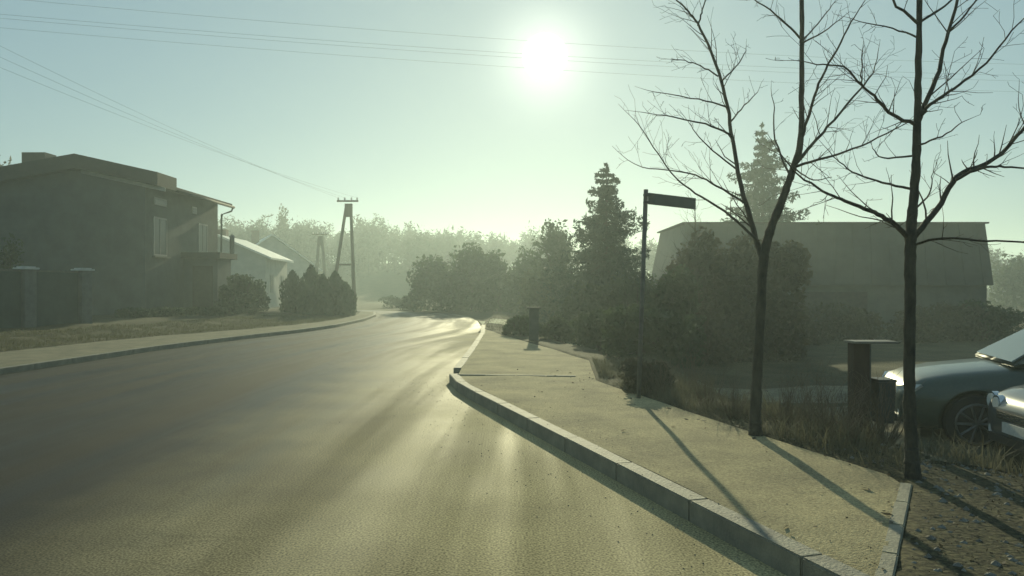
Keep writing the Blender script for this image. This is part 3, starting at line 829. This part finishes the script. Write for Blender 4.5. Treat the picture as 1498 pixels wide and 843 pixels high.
wire_m = plain('wire_black', (.03, .03, .03), .5)
def wire(a, b, sag, r, label, group):
    a, b = Vector(a), Vector(b); m = MB(); pts = []
    for i in range(41):
        s = i / 40; p = a.lerp(b, s); p.z -= sag * 4 * s * (1 - s); pts.append(p)
    m.tube(pts, r, 4, False)
    return tag(m.build('overhead_wire', wire_m), label, 'wire', group)
GW = 'wires crossing the sky'
for i, (ya, yb, lab) in enumerate([(-34, 96, 'topmost thin wire crossing the sky from left to right'), (-8, 112, 'second wire from the top crossing the sky'),
                                   (-2, 122, 'third wire from the top crossing the sky close under the second'), (12, 140, 'lowest of the wires crossing the whole sky')]):
    wire(P(-300, ya, 27 + .3 * i), P(1900, yb, 44), .9 - .05 * i, .0042, lab, GW)
GP = 'wires running to the timber pole'
for i, k in enumerate((-.6, -.2, .55)):
    lab = ['left wire running down the sky to the timber A-frame pole', 'middle wire running down the sky to the timber A-frame pole', 'right wire running down the sky to the timber A-frame pole'][i]
    wire(P(-420, -150 + 34 * i, 20), (pt.x + k, pt.y - .15, pt.z + .15), .45, .004, lab, GP)

# ------------------------------------------------------------------ street sign
galv = mat('galvanised_steel', (.12, .125, .115), (.07, .07, .065), 16, .65, .1, 80, .3, .1)
sb, stp = P(933, 590, 8.75), P(945, 276, 8.75)
sg = thing('street_sign', 'leaning street name sign on a thin steel pole behind the pavement', 'street sign', (sb.x, sb.y, .05))
b = MB(); b.tube([(sb.x, sb.y, -.1), stp], .026, 10); b.build('pole', galv, sg, smooth=True)
c1, c2 = P(948, 281, 8.72), P(1016, 289, 8.9)
b = MB(); dz = Vector((0, 0, -.125))
b.extrude([c1, c2, c2 + dz, c1 + dz], (0.01, -.022, 0)); bd = b.build('sign_board', mat('sign_enamel', (.10, .11, .10), (.075, .08, .075), 5, .45), sg, recalc=True)
b = MB(); q = c1 + Vector((-.02, .0, -.02))
for zz in (-.02, -.105):
    b = MB(); b.box(c1.x - .05, c1.x + .06, c1.y - .045, c1.y + .03, c1.z + zz - .012, c1.z + zz + .012); b.build('bracket', galv, sg)

bush((.15, 20.6), .5, .4, .45, 1200, leaf_dark, 'low_shrub', 'low dark shrub left of the square gatepost', seed=91, leaf=.05)
bush((1.15, 19.3), .55, .4, .55, 1500, leaf_dark, 'low_shrub', 'low dark shrub right of the square gatepost', seed=92, leaf=.05)
post_m = mat('dark_post_concrete', (.075, .085, .075), (.05, .058, .05), 6, .9, .4, 30)
# square gatepost near the crossing
gp = P(781, 500, 18.5); g = float(H(gp.x, gp.y))
gt = thing('gatepost', 'short square gatepost with flat cap beyond the pale crossing', 'gatepost', (gp.x, gp.y, g))
b = MB(); b.box(gp.x - .11, gp.x + .11, gp.y - .11, gp.y + .11, g - .1, .86); b.build('post', post_m, gt, bevel=.01)
b = MB(); b.box(gp.x - .17, gp.x + .17, gp.y - .16, gp.y + .16, .862, .90); b.build('cap', post_m, gt, bevel=.01)

# post with a little roof, a bin and a brown box, beside the right-hand tree
by = 7.0
bx = (1256 - 749) / 1150 * by; g = float(H(bx, by))
brown_w = mat('brown_board', (.075, .05, .036), (.045, .032, .025), 7, .8, .4, 40, .2, stretch=(1, 1, .3))
bp_ = thing('bin_post', 'dim brown post with small flat roof board and dark bin between the bare trees', 'bin post', (bx, by, g))
ztop_ = P(0, 497, by).z
b = MB(); b.box(bx - .07, bx + .07, by - .07, by + .07, g - .1, ztop_ - .022); b.build('post', brown_w, bp_, bevel=.006)
b = MB(); b.box(bx - .085, bx + .30, by - .12, by + .12, ztop_ - .02, ztop_); b.build('roof_board', mat('weathered_board', (.22, .21, .18), (.14, .135, .115), 9, .6, .3, 50), bp_, bevel=.004)
b = MB(); b.box(bx + .10, bx + .125, by + .03, by + .055, g - .1, ztop_ - .022); b.build('thin_post', metal_d, bp_)
b = MB(); b.extrude([(bx + .145, by - .1, .16), (bx + .27, by - .1, .16), (bx + .285, by - .1, .52), (bx + .135, by - .1, .52)], (0, .2, 0)); bn_ = b.build('bin', plain('black_plastic', (.03, .032, .032), .5), bp_, recalc=True)
b = MB(); b.box(bx + .128, bx + .292, by - .112, by + .112, .522, .545); b.build('lid', plain('black_plastic', (.03, .032, .032), .5), bn_, bevel=.004)

# ------------------------------------------------------------------ bare trees
bark_t = mat('young_tree_bark', (.072, .066, .05), (.025, .025, .022), 16, .85, .9, 45, .2, stretch=(1, 1, .35))
def smooth_path(pts, n=4):
    out = []
    for i in range(len(pts) - 1):
        p0, p1, p2, p3 = pts[max(i - 1, 0)], pts[i], pts[i + 1], pts[min(i + 2, len(pts) - 1)]
        for k in range(n):
            t = k / n
            out.append(.5 * ((2 * p1) + (-p0 + p2) * t + (2 * p0 - 5 * p1 + 4 * p2 - p3) * t * t + (-p0 + 3 * p1 - 3 * p2 + p3) * t ** 3))
    out.append(pts[-1]); return out
def sprig(mb, p, d, L, r, lvl, q):
    n = max(3, int(L / .07)); pts = [p]; dd = d.normalized()
    for i in range(n):
        dd = (dd + Vector((q.gauss(0, .11), q.gauss(0, .11), q.gauss(.04, .08)))).normalized()
        pts.append(pts[-1] + dd * (L / n))
    rr = [max(.0012, r * (1 - .75 * i / n)) for i in range(n + 1)]
    mb.tube(pts, rr, 4 if lvl else 3, False)
    if lvl > 0:
        for i in range(1, n + 1):
            if q.random() < .5:
                a = dd.orthogonal().normalized(); a.rotate(Matrix.Rotation(q.uniform(0, 6.28), 3, dd))
                nd = (pts[i] - pts[i - 1]).normalized() * q.uniform(.5, 1) + a * q.uniform(.5, 1.0)
                sprig(mb, pts[i], nd, L * q.uniform(.22, .48), rr[i] * .65, lvl - 1, q)
def bare_tree(label, Y0, trunk, limbs, seed, base_px, cw=.84):
    q = random.Random(seed)
    b0 = P(base_px[0], base_px[1], Y0)
    t = thing('bare_tree', label, 'tree', (b0.x, b0.y, float(H(b0.x, b0.y))))
    mb = MB()
    pts = smooth_path([P(x, y, Y0) for x, y, _ in trunk], 10)
    wd = []
    ws = [w_ * cw for *_, w_ in trunk]
    for i in range(len(pts)):
        wd.append(np.interp(i / (len(pts) - 1) * (len(trunk) - 1), range(len(trunk)), ws) * Y0 / 1150 / 2)
    wd = [r * (1 + q.gauss(0, .045)) for r in wd]
    pts = [p + Vector((q.gauss(0, .0012), q.gauss(0, .002), 0)) for p in pts]
    pts[0] = pts[0] + Vector((0, 0, -.12))
    mb.tube(pts, wd, 10)
    mb.build('trunk', bark_t, t, smooth=True)
    for (path, w0, w1, dep) in limbs:
        mb = MB()
        n = len(path)
        pp = []
        for i, (x, y) in enumerate(path):
            f = i / (n - 1)
            yy = Y0 + dep * f
            pp.append(P(x, y, yy))
        pp = smooth_path(pp, 5)
        for i in range(2, len(pp)):
            pp[i] = pp[i] + Vector((q.gauss(0, .0025), q.gauss(0, .006), q.gauss(0, .0025)))
        N = len(pp); rr = [np.interp(i / (N - 1), [0, 1], [w0 * cw, w1 * .8]) * Y0 / 1150 / 2 for i in range(N)]
        mb.tube(pp, rr, 7, True)
        length = sum((pp[i + 1] - pp[i]).length for i in range(N - 1))
        acc = 0
        for i in range(3, N):
            d = (pp[i] - pp[i - 1]).normalized()
            for _ in range(2 if q.random() < .12 else (1 if q.random() < .55 else 0)):
                a = d.orthogonal().normalized(); a.rotate(Matrix.Rotation(q.uniform(0, 6.28), 3, d))
                sprig(mb, pp[i], d * q.uniform(.5, 1.0) + a * q.uniform(.6, 1.0) + Vector((0, 0, .2)), max(.12, min(.5, length * .42) * q.uniform(.3, 1)), max(.0018, rr[i] * .36), 2 if q.random() < .4 else 1, q)
        sprig(mb, pp[-1], (pp[-1] - pp[-2]), min(.4, length * .33), rr[-1], 2, q)
        mb.build('branch', bark_t, t, smooth=True)
    return t

T2 = [(1337, 716, 46), (1336, 700, 31), (1334, 672, 24), (1333, 640, 22), (1330, 560, 20), (1331, 450, 19), (1332, 360, 20), (1334, 320, 17), (1340, 240, 15), (1343, 120, 12), (1345, 0, 9.5), (1346, -180, 5), (1347, -330, 2)]
L2 = [
    ([(1328, 346), (1305, 324), (1278, 309), (1242, 295), (1211, 282), (1172, 258)], 10, 3, -.5),
    ([(1338, 344), (1369, 306), (1400, 257), (1441, 239), (1472, 216), (1500, 184), (1535, 155)], 11, 5, .35),
    ([(1398, 262), (1436, 245), (1470, 243), (1520, 247)], 6, 2.5, -.2),
    ([(1338, 357), (1378, 347), (1441, 351), (1520, 354)], 5, 2.5, -.7),
    ([(1337, 306), (1360, 282), (1364, 252)], 4, 1.5, .3),
    ([(1337, 276), (1292, 266), (1247, 250), (1220, 228)], 5, 2, .5),
    ([(1342, 182), (1306, 167), (1283, 144), (1260, 122), (1233, 97), (1190, 92)], 7, 2, -.4),
    ([(1260, 122), (1261, 98), (1262, 70)], 3, 1.5, .1),
    ([(1343, 178), (1369, 113), (1384, 59), (1400, 0), (1412, -70), (1420, -140)], 9, 3, .4),
    ([(1345, 172), (1360, 152), (1396, 128), (1441, 92), (1487, 36)], 7, 2.5, -.3),
    ([(1344, 54), (1306, 41), (1251, 28)], 4, 1.5, .4),
    ([(1344, 34), (1306, 0), (1286, -38)], 6, 2, -.3),
    ([(1341, 212), (1378, 198), (1407, 178)], 4, 1.5, -.4),
    ([(1344, 32), (1391, 0), (1440, -50)], 5, 2, .5),
    ([(1391, 42), (1427, 2), (1450, -40)], 4, 2, .2),
    ([(1340, 226), (1292, 230), (1276, 214)], 4, 1.5, .3),
    ([(1345, -40), (1300, -120), (1270, -190)], 5, 2, .3),
    ([(1345, -90), (1390, -170), (1410, -240)], 5, 2, -.3),
]
bare_tree('straight bare young tree at the right, in front of the parked cars', 5.1, T2, L2, 5, (1335, 705))
T1 = [(1106, 656, 48), (1106, 642, 33), (1105, 622, 26), (1105, 600, 23), (1108, 540, 20), (1113, 450, 19), (1117, 378, 20), (1127, 335, 17), (1145, 290, 16), (1160, 246, 14), (1171, 205, 12), (1173, 120, 10), (1173, 0, 8.5), (1172, -140, 5), (1171, -260, 2)]
L1 = [
    ([(1116, 382), (1098, 320), (1082, 262), (1072, 205), (1061, 140), (1045, 85), (1020, 33), (1004, 12), (985, -6)], 11.5, 2.5, .6),
    ([(1021, 36), (1026, 18), (1033, -6)], 4, 2, .1),
    ([(1162, 243), (1206, 230), (1260, 212), (1316, 184)], 6, 2, -.5),
    ([(1162, 241), (1186, 212), (1211, 185), (1256, 131), (1278, 105)], 8, 2.5, .5),
    ([(1172, 204), (1184, 165), (1197, 122), (1224, 72), (1249, 24)], 7, 2.5, -.3),
    ([(1156, 256), (1134, 203), (1132, 150)], 5, 1.8, .4),
    ([(1172, 56), (1143, 27), (1103, -2)], 5, 2, -.4),
    ([(1173, 60), (1190, 40), (1217, 7)], 4, 1.6, .3),
    ([(1173, 62), (1200, 48), (1226, 29)], 4, 1.5, -.3),
    ([(1076, 245), (1035, 212), (1012, 184)], 4, 1.6, .4),
    ([(1069, 196), (1031, 180), (962, 166)], 5, 1.6, -.5),
    ([(1063, 155), (1022, 144), (958, 133)], 4, 1.4, .4),
    ([(1068, 178), (1084, 158), (1108, 134)], 4, 1.4, .3),
    ([(1093, 298), (1048, 270), (1008, 252), (940, 244)], 5, 1.6, -.4),
    ([(1110, 352), (1060, 308), (1017, 281), (981, 250), (943, 194)], 6, 2, .7),
    ([(1050, 110), (1025, 95), (998, 86)], 3.5, 1.4, -.3),
    ([(1055, 118), (1080, 92), (1092, 70)], 3.5, 1.4, .3),
    ([(1162, 245), (1190, 262), (1215, 258)], 3.5, 1.4, .3),
    ([(1173, -40), (1140, -110), (1120, -170)], 5, 2, .3),
    ([(1173, -60), (1215, -130), (1230, -190)], 5, 2, -.3),
]
bare_tree('forked bare young tree in the shrub bed between the sign and the right-hand tree', 6.6, T1, L1, 9, (1105, 645), .72)

# a fainter bare tree behind the sign
def wild_bare(loc, h, label, seed, spread=.5, Y=None):
    q = random.Random(seed); x, y = loc; g = float(H(x, y))
    t = thing('bare_tree', label, 'tree', (x, y, g))
    mb = MB(); pts = [Vector((x, y, g - .1))]
    for i in range(8): pts.append(pts[-1] + Vector((q.gauss(0, .04), q.gauss(0, .04), h / 8)))
    rr = [h * .014 * (1 - i / 9) + .006 for i in range(9)]
    mb.tube(pts, rr, 7); mb.build('trunk', bark_t, t, smooth=True)
    mb = MB()
    for i in range(3, 9):
        for k in range(4):
            a = q.uniform(0, 6.28)
            sprig(mb, pts[i], Vector((math.cos(a) * spread * 1.6, math.sin(a) * spread * 1.6, q.uniform(.6, 1.2))), h * q.uniform(.15, .32) * (1.25 - i / 12), rr[i] * .5, 2, q)
    mb.build('crown', bark_t, t)
wild_bare((4.7, 20.5), 3.9, 'spindly bare tree standing up from the ragged shrubs behind the sign', 3)

# ------------------------------------------------------------------ shrubs and grass in the bed
twig_m = mat('dry_twigs', (.15, .12, .08), (.075, .062, .045), 10, .9)
def bare_shrub(loc, h, r, label, seed):
    q = random.Random(seed); x, y = loc; g = float(H(x, y))
    mb = MB()
    for k in range(46):
        a = q.uniform(0, 6.28); s = q.uniform(0, 1)
        sprig(mb, Vector((x + math.cos(a) * r * .3 * s, y + math.sin(a) * r * .3 * s, g - .02)), Vector((math.cos(a) * s * .8, math.sin(a) * s * .8, 1)), h * q.uniform(.5, 1.05), .004, 1, q)
    return tag(mb.build('bare_shrub', twig_m), label, 'shrub', 'leafless shrubs in the bed')
for i, (px, Yd, h, r, lab) in enumerate([
    (965, 9.0, .42, .4, 'leafless shrub right of the sign pole foot'),
    (1035, 8.3, .48, .45, 'leafless shrub midway between sign pole and forked tree'),
    (1075, 7.4, .42, .35, 'small leafless shrub just left of the forked tree trunk'),
    (1150, 7.1, .5, .45, 'leafless shrub just right of the forked tree trunk'),
    (1200, 6.6, .55, .45, 'leafless shrub left of the bin post'),
    (1240, 6.2, .45, .4, 'leafless shrub in front of the bin post'),
    (1290, 6.3, .5, .4, 'leafless shrub between the bin post and the straight tree'),
    (1180, 8.6, .6, .5, 'taller leafless shrub behind the bed near the barn'),
    (1010, 10.5, .55, .5, 'leafless shrub behind the sign beside the pale gravel')]):
    bare_shrub(((px - 749) / 1150 * Yd, Yd), h, r, lab, 100 + i)

def blades(name, sampler, N, hmin, hmax, wdt, m, lean=.35):
    xy = sampler(N); N = len(xy)
    z = H(xy[:, 0], xy[:, 1])
    h = rng.uniform(hmin, hmax, N) * rng.uniform(.6, 1, N)
    a = rng.uniform(0, 2 * np.pi, N); d = np.stack([np.cos(a), np.sin(a), np.zeros(N)], 1)
    ln = rng.normal(0, lean, (N, 2))
    p = np.stack([xy[:, 0], xy[:, 1], z - .01], 1)
    mid = p + np.stack([ln[:, 0] * h * .35, ln[:, 1] * h * .35, h * .55], 1)
    tip = p + np.stack([ln[:, 0] * h, ln[:, 1] * h, h * .98], 1)
    wd = wdt * rng.uniform(.6, 1.3, N)[:, None]
    q1 = np.stack([p - d * wd, p + d * wd, mid + d * wd * .8, mid - d * wd * .8], 1)
    q2 = np.stack([mid - d * wd * .8, mid + d * wd * .8, tip + d * wd * .1, tip - d * wd * .1], 1)
    return stuff(quads(name, np.concatenate([q1, q2]), m))
def in_strip(fx0, fx1, y0, y1, clump=0.0):
    def s(N):
        y = rng.uniform(y0, y1, N); u = rng.uniform(0, 1, N); x = fx0(y) + (fx1(y) - fx0(y)) * u
        k = vnoise(x, y, 2.6) > clump
        return np.stack([x, y], 1)[k]
    return s
pv = lambda y: xp(y) + .06
blades('dry_grass', in_strip(pv, lambda y: xp(y) + 1.5, 5.3, 13.0, -.1), 9000, .06, .30, .004, dry_grass, .4)
blades('dry_grass', in_strip(pv, lambda y: xp(y) + .9, 5.5, 13.5, -.9), 12000, .02, .10, .003, dry_grass, .6)
blades('dry_grass', in_strip(lambda y: 3.2 + 0 * y, lambda y: 9 + 0 * y, 4.6, 8.0, -.3), 12000, .015, .05, .003, dry_grass, .7)
blades('verge_grass', in_strip(lambda y: xl(y) - lpw(y) - 3.2, lambda y: xl(y) - lpw(y) - .02, 12, 34, -.7), 26000, .03, .12, .006, green_grass, .5)
blades('lawn_grass', in_strip(lambda y: np.maximum(xr(y), xp(np.minimum(y, 27))) + .1, lambda y: 3.2 + 0 * y, 20, 38, -.5), 12000, .03, .10, .007, dry_grass, .5)

# leaf litter and broken stones on the bare soil at lower right
def litter(N):
    y = rng.uniform(2.6, 6.6, N); x = xp(np.clip(y, 3.3, 27)) + .09 + rng.uniform(0, 1, N) ** .8 * 3.2
    return np.stack([x, y], 1)
xy = litter(9000); z = H(xy[:, 0], xy[:, 1]) + rng.uniform(.002, .02, len(xy))
c = np.column_stack([xy, z]); q = rot_quads(c, .009, flat=.9); q[:, :, 2] = z[:, None] + (q[:, :, 2] - z[:, None]) * .45
stuff(quads('leaf_litter', q, leaf_dry))
def pave_leaf(N):
    y = rng.uniform(3.3, 12, N); a = xr(y) + .15; b_ = xp(y)
    u = np.where(rng.uniform(0, 1, N) < .6, 1 - rng.uniform(0, 1, N) ** 2 * .4, rng.uniform(0, 1, N))
    return np.stack([a + (b_ - a) * u, y], 1)
xy = pave_leaf(170); c = np.column_stack([xy, np.full(len(xy), .131)]); q = rot_quads(c, .016, flat=.8); q[:, :, 2] = .131 + (q[:, :, 2] - .131) * .35
stuff(quads('fallen_leaves', q, leaf_dry))
stone_m = mat('rubble_stone', (.24, .23, .20), (.12, .115, .10), 14, .9, .4, 60)
mb = MB()
xy = litter(1500)
for (x, y) in xy:
    s = rnd.uniform(.008, .028); zz = float(H(x, y)); vs = []
    for (a, b_, c_) in ((1,0,0),(-1,0,0),(0,1,0),(0,-1,0),(0,0,1),(0,0,-1)):
        vs.append((x + a * s * rnd.uniform(.6, 1.3), y + b_ * s * rnd.uniform(.6, 1.3), zz + c_ * s * rnd.uniform(.4, .8)))
    mb.add(vs, [(0,2,4),(2,1,4),(1,3,4),(3,0,4),(2,0,5),(1,2,5),(3,1,5),(0,3,5)])
stuff(mb.build('rubble', stone_m))
# grit lying on the road's near edge and the pavement
mb = MB()
for k in range(420):
    y = rnd.uniform(3.6, 12); x = float(xr(y)) + rnd.gauss(-.25, .35); on = x > float(xr(y))
    if on and x > xb(y): continue
    s = rnd.uniform(.002, .006); zz = .125 if on else .002; vs = []
    for (a, b_, c_) in ((1,0,0),(-1,0,0),(0,1,0),(0,-1,0),(0,0,1),(0,0,-1)):
        vs.append((x + a * s, y + b_ * s * rnd.uniform(.6, 1.3), zz + c_ * s * .7))
    mb.add(vs, [(0,2,4),(2,1,4),(1,3,4),(3,0,4),(2,0,5),(1,2,5),(3,1,5),(0,3,5)])
stuff(mb.build('grit', stone_m))

# ------------------------------------------------------------------ cars
tyre_m = plain('tyre_rubber', (.025, .025, .025), .8, .2)
rim_m = plain('alloy_rim', (.16, .165, .165), .4, .5, .8)
black_t = plain('black_trim', (.02, .02, .021), .5)
chrome = plain('chrome_trim', (.7, .7, .7), .12, .5, 1.0)
lamp_glass = plain('headlight_glass', (.6, .63, .62), .08, .8)
car_glass = plain('car_glass', (.06, .085, .075), .05, .8)
plate_m = plain('number_plate_white', (.6, .6, .56), .5)
def car(loc, rz, paint, label, L=4.4, W=1.76, Hh=1.45, round_lamps=False):
    t = thing('parked_car', label, 'car', loc, 'cars parked beyond the bed', rz)
    T = full(t); h2 = L / 2; kw = W / 1.74; kh = Hh / 1.45
    def bl(b, n, m, par, **k):
        b.v = [tuple(T @ Vector(v)) for v in b.v]; return b.build(n, m, par, **k)
    st = [(1.0, .36, .58, .50), (.985, .27, .66, .66), (.95, .22, .73, .77), (.86, .20, .80, .83), (.72, .19, .86, .865), (.52, .19, .91, .87), (.38, .19, .945, .87), (.2, .18, .955, .872),
          (-.1, .18, .96, .875), (-.45, .18, .97, .875), (-.68, .19, .98, .87), (-.85, .21, .98, .84), (-.95, .26, .94, .78), (-1.0, .36, .86, .68)]
    prof = [(0, 0), (.55, 0), (.86, .03), (.95, .14), (.985, .34), (1.0, .56), (.985, .74), (.95, .86), (.88, .945), (.76, .985), (.45, 1.01), (0, 1.02)]
    full_p = prof + [(-a, b) for a, b in prof[-2:0:-1]]
    NP = len(full_p); b = MB()
    for (f, z0, z1, hw) in st:
        for (a, c) in full_p: b.v.append((f * h2, a * hw * kw, (z0 + (z1 - z0) * c) * kh))
    for i in range(len(st) - 1):
        for k in range(NP):
            a, c = i * NP + k, i * NP + (k + 1) % NP
            b.f.append((a, c, c + NP, a + NP))
    b.f.append(tuple(range(NP))); b.f.append(tuple(range(len(st) * NP - 1, (len(st) - 1) * NP - 1, -1)))
    # wheel arches cut out
    wx = (h2 * .62, -h2 * .60); R_ = .315
    me = bpy.data.meshes.new('body'); me.from_pydata(b.v, [], b.f)
    bm = bmesh.new(); bm.from_mesh(me); bmesh.ops.recalc_face_normals(bm, faces=bm.faces); bm.to_mesh(me); bm.free()
    tmp = bpy.data.objects.new('tmp_body', me); COL.objects.link(tmp)
    cb = MB()
    for xw in wx:
        for s in (-1, 1):
            cb.tube([(xw, s * .60 * kw, R_), (xw, s * 1.0 * kw, R_)], R_ + .055, 28)
    cut = cb.build('tmp_cut', black_t, None, recalc=True)
    md = tmp.modifiers.new('b', 'BOOLEAN'); md.object = cut; md.operation = 'DIFFERENCE'; md.solver = 'EXACT'
    dg = bpy.context.evaluated_depsgraph_get()
    new = bpy.data.meshes.new_from_object(tmp.evaluated_get(dg))
    new.name = 'body'
    bpy.data.objects.remove(tmp); bpy.data.objects.remove(cut)
    new.transform(T); new.materials.clear(); new.materials.append(paint)
    try:
        new.shade_smooth()
        new.set_sharp_from_angle(angle=R(38))
    except Exception: pass
    bo = link('body', new, t)
    # cabin
    cx = [(.46 * h2, .935), (.10 * h2, 1.36), (-.02 * h2, 1.42), (-.35 * h2, 1.45), (-.62 * h2, 1.40), (-.86 * h2, .96)]
    cw = [.80, .61, .595, .585, .58, .78]
    b = MB()
    for (x, z), wv in zip(cx, cw):
        for s in (-1, 1): b.v.append((x, s * wv * kw, z * kh))
    n = len(cx)
    for i in range(n - 1): b.f.append((2 * i, 2 * i + 1, 2 * i + 3, 2 * i + 2))
    b.f.append(tuple(2 * i for i in range(n))[::-1]); b.f.append(tuple(2 * i + 1 for i in range(n))); b.f.append((0, 2 * (n - 1), 2 * n - 1, 1))
    cab = bl(b, 'cabin', paint, t, bevel=.05, smooth=True)
    def panel(pts, name, m, par, off):
        b = MB(); o = Vector(off); b.extrude([Vector((p[0], p[1] * kw, p[2] * kh)) for p in pts], o); return bl(b, name, m, par, recalc=True)
    nws = Vector((.9, 0, .62)).normalized() * .018
    panel([(.425 * h2, -.70, .985), (.425 * h2, .70, .985), (.145 * h2, .55, 1.335), (.145 * h2, -.55, 1.335)], 'windscreen', car_glass, cab, nws)
    panel([(-.83 * h2, -.66, 1.03), (-.83 * h2, .66, 1.03), (-.66 * h2, .52, 1.345), (-.66 * h2, -.52, 1.345)], 'rear_window', car_glass, cab, (-.018, 0, .01))
    for s in (-1, 1):
        o = Vector((0, s * .012, .004))
        panel([(.30 * h2, s * .775, .98), (-.18 * h2, s * .785, .985), (-.18 * h2, s * .628, 1.355), (.08 * h2, s * .635, 1.325)], 'side_window', car_glass, cab, o)
        panel([(-.22 * h2, s * .785, .985), (-.72 * h2, s * .765, .995), (-.62 * h2, s * .625, 1.32), (-.22 * h2, s * .625, 1.36)], 'side_window', car_glass, cab, o)
        b = MB(); b.tube([(.33 * h2, s * .80 * kw, .95 * kh), (.31 * h2, s * .96 * kw, .99 * kh)], [.03, .02], 6)
        b.extrude([(.34 * h2, s * .90 * kw, .94 * kh), (.29 * h2, s * .90 * kw, .93 * kh), (.29 * h2, s * .90 * kw, 1.06 * kh), (.32 * h2, s * .90 * kw, 1.06 * kh)], (0, s * .18, 0))
        bl(b, 'wing_mirror', paint, t, bevel=.012)
        for (xa, xb_) in ((.02, .07), (-.36, -.31)):
            b = MB(); b.box(xa * h2 - .05, xb_ * h2 + .03, s * .872 * kw - .02, s * .872 * kw + .02, .80 * kh, .83 * kh); bl(b, 'door_handle', chrome, bo)
        for xs in (.30, -.20, -.55):      # shut lines of the doors
            b = MB(); b.box(xs * h2 - .004, xs * h2 + .004, s * .874 * kw - .01, s * .874 * kw + .0025, .28, .93 * kh); bl(b, 'door_seam', black_t, bo)
        b = MB(); b.box(-.95 * h2 * .55, h2 * .42, s * .868 * kw - .02, s * .868 * kw + .014, .215, .275); bl(b, 'sill_trim', black_t, bo)
        # lamps
        if round_lamps:
            for (dy, rr) in ((.66, .085), (.46, .07)):
                b = MB(); xx = h2 * (.962 if dy > .6 else .985); b.tube([(xx - .06, s * dy * kw, .635), (xx + .02, s * dy * kw, .635)], [rr, rr * .9], 18); hl = bl(b, 'headlight', lamp_glass, bo, smooth=False)
                b = MB(); b.tube([(xx - .05, s * dy * kw, .635), (xx + .012, s * dy * kw, .635)], [rr + .018, rr + .016], 18); bl(b, 'headlight_ring', chrome, hl)
        else:
            b = MB(); b.extrude([(h2 * .985, s * .50 * kw, .56), (h2 * .94, s * .755 * kw, .60), (h2 * .88, s * .80 * kw, .70), (h2 * .955, s * .70 * kw, .685), (h2 * .985, s * .50 * kw, .64)], (.02, s * .02, .025)); bl(b, 'headlight', lamp_glass, bo, recalc=True)
        b = MB(); b.tube([(h2 * .955, s * .56 * kw, .36), (h2 * .992, s * .56 * kw, .36)], .055, 14); bl(b, 'fog_lamp', lamp_glass, bo)
        b = MB(); b.box(-h2 * .985, -h2 * .93, s * .60 * kw - .12, s * .60 * kw + .12, .68 * kh, .84 * kh); bl(b, 'tail_light', plain('tail_light_red', (.35, .02, .02), .2), bo)
        for xw in wx:
            b = MB(); prof_t = [(.60, R_ - .09), (.68, R_ - .012), (.72, R_), (.84, R_), (.875, R_ - .012), (.885, R_ - .09)]
            ys_ = [Vector((xw, s * a * kw, R_)) for a, _ in prof_t]; b.tube(ys_, [r for _, r in prof_t], 26); wl = bl(b, 'wheel', tyre_m, t, smooth=False)
            b = MB(); b.tube([Vector((xw, s * .80 * kw, R_)), Vector((xw, s * .888 * kw, R_))], [R_ - .10, R_ - .095], 22); bl(b, 'rim', black_t, wl)
            b = MB()
            for k in range(10):
                a = k * 2 * math.pi / 10; c = Vector((xw, s * .893 * kw, R_)); b.tube([c, c + Vector((math.cos(a), 0, math.sin(a))) * (R_ - .10)], [.018, .014], 5)
            ring = [Vector((xw + math.cos(q * .2618) * (R_ - .10), s * .893 * kw, R_ + math.sin(q * .2618) * (R_ - .10))) for q in range(25)]
            b.tube(ring, .014, 6, False)
            b.tube([Vector((xw, s * .885 * kw, R_)), Vector((xw, s * .900 * kw, R_))], .05, 10)
            bl(b, 'spokes', rim_m, wl)
    b = MB(); b.box(h2 * .985, h2 * 1.004, -.40, .40, .50, .585); gr = bl(b, 'grille', black_t, bo)
    for zz in (.52, .545, .57):
        b = MB(); b.box(h2 * 1.0, h2 * 1.008, -.38, .38, zz - .005, zz + .005); bl(b, 'grille_bar', chrome, gr)
    b = MB(); b.box(h2 * .975, h2 * 1.008, -.55, .55, .26, .34); bl(b, 'bumper_intake', black_t, bo)
    b = MB(); b.box(h2 * .99, h2 * 1.012, -.26, .26, .38, .48); bl(b, 'number_plate', plate_m, bo)
    return t
paint_g = mat('green_car_paint', (.038, .062, .05), (.032, .052, .042), 40, .36, 0, None, .4, .1, 2, .45)
paint_s = mat('dark_grey_car_paint', (.10, .11, .115), (.085, .095, .10), 40, .3, 0, None, .4, .3, 2, .6)
# green saloon, nose to the left and slightly away
def place_car(front_px, Yd, head, L, paint, label, **k):
    gz = float(H((front_px - 749) / 1150 * Yd, Yd)); d = Vector((math.cos(head), math.sin(head), 0)); n = Vector((-d.y, d.x, 0))
    fx = (front_px - 749) / 1150 * Yd
    c = Vector((fx, Yd, 0)) - d * (L / 2)
    return car((c.x, c.y, -.46), head, paint, label, L=L, **k)
place_car(1299, 9.7, R(163), 4.0, paint_g, 'dark green parked car with its nose behind the straight bare tree')
place_car(1490, 7.55, R(174), 4.2, paint_s, 'dark grey parked car at the right edge showing its chrome ringed headlights', round_lamps=True)

# ------------------------------------------------------------------ haze
hm = bpy.data.materials.new('haze'); hm.use_nodes = True
ht = hm.node_tree; ht.nodes.clear()
ho = ht.nodes.new('ShaderNodeOutputMaterial'); hv = ht.nodes.new('ShaderNodeVolumePrincipled')
hv.inputs['Color'].default_value = (.83, 1.0, 1.0, 1)
hv.inputs['Density'].default_value = HAZE_DENSITY
hv.inputs['Anisotropy'].default_value = HAZE_G
ht.links.new(hv.outputs[0], ho.inputs['Volume'])
mb = MB(); mb.box(-296, 296, -86, 306, -1.6, 15.2)
hz = stuff(mb.build('haze', hm))
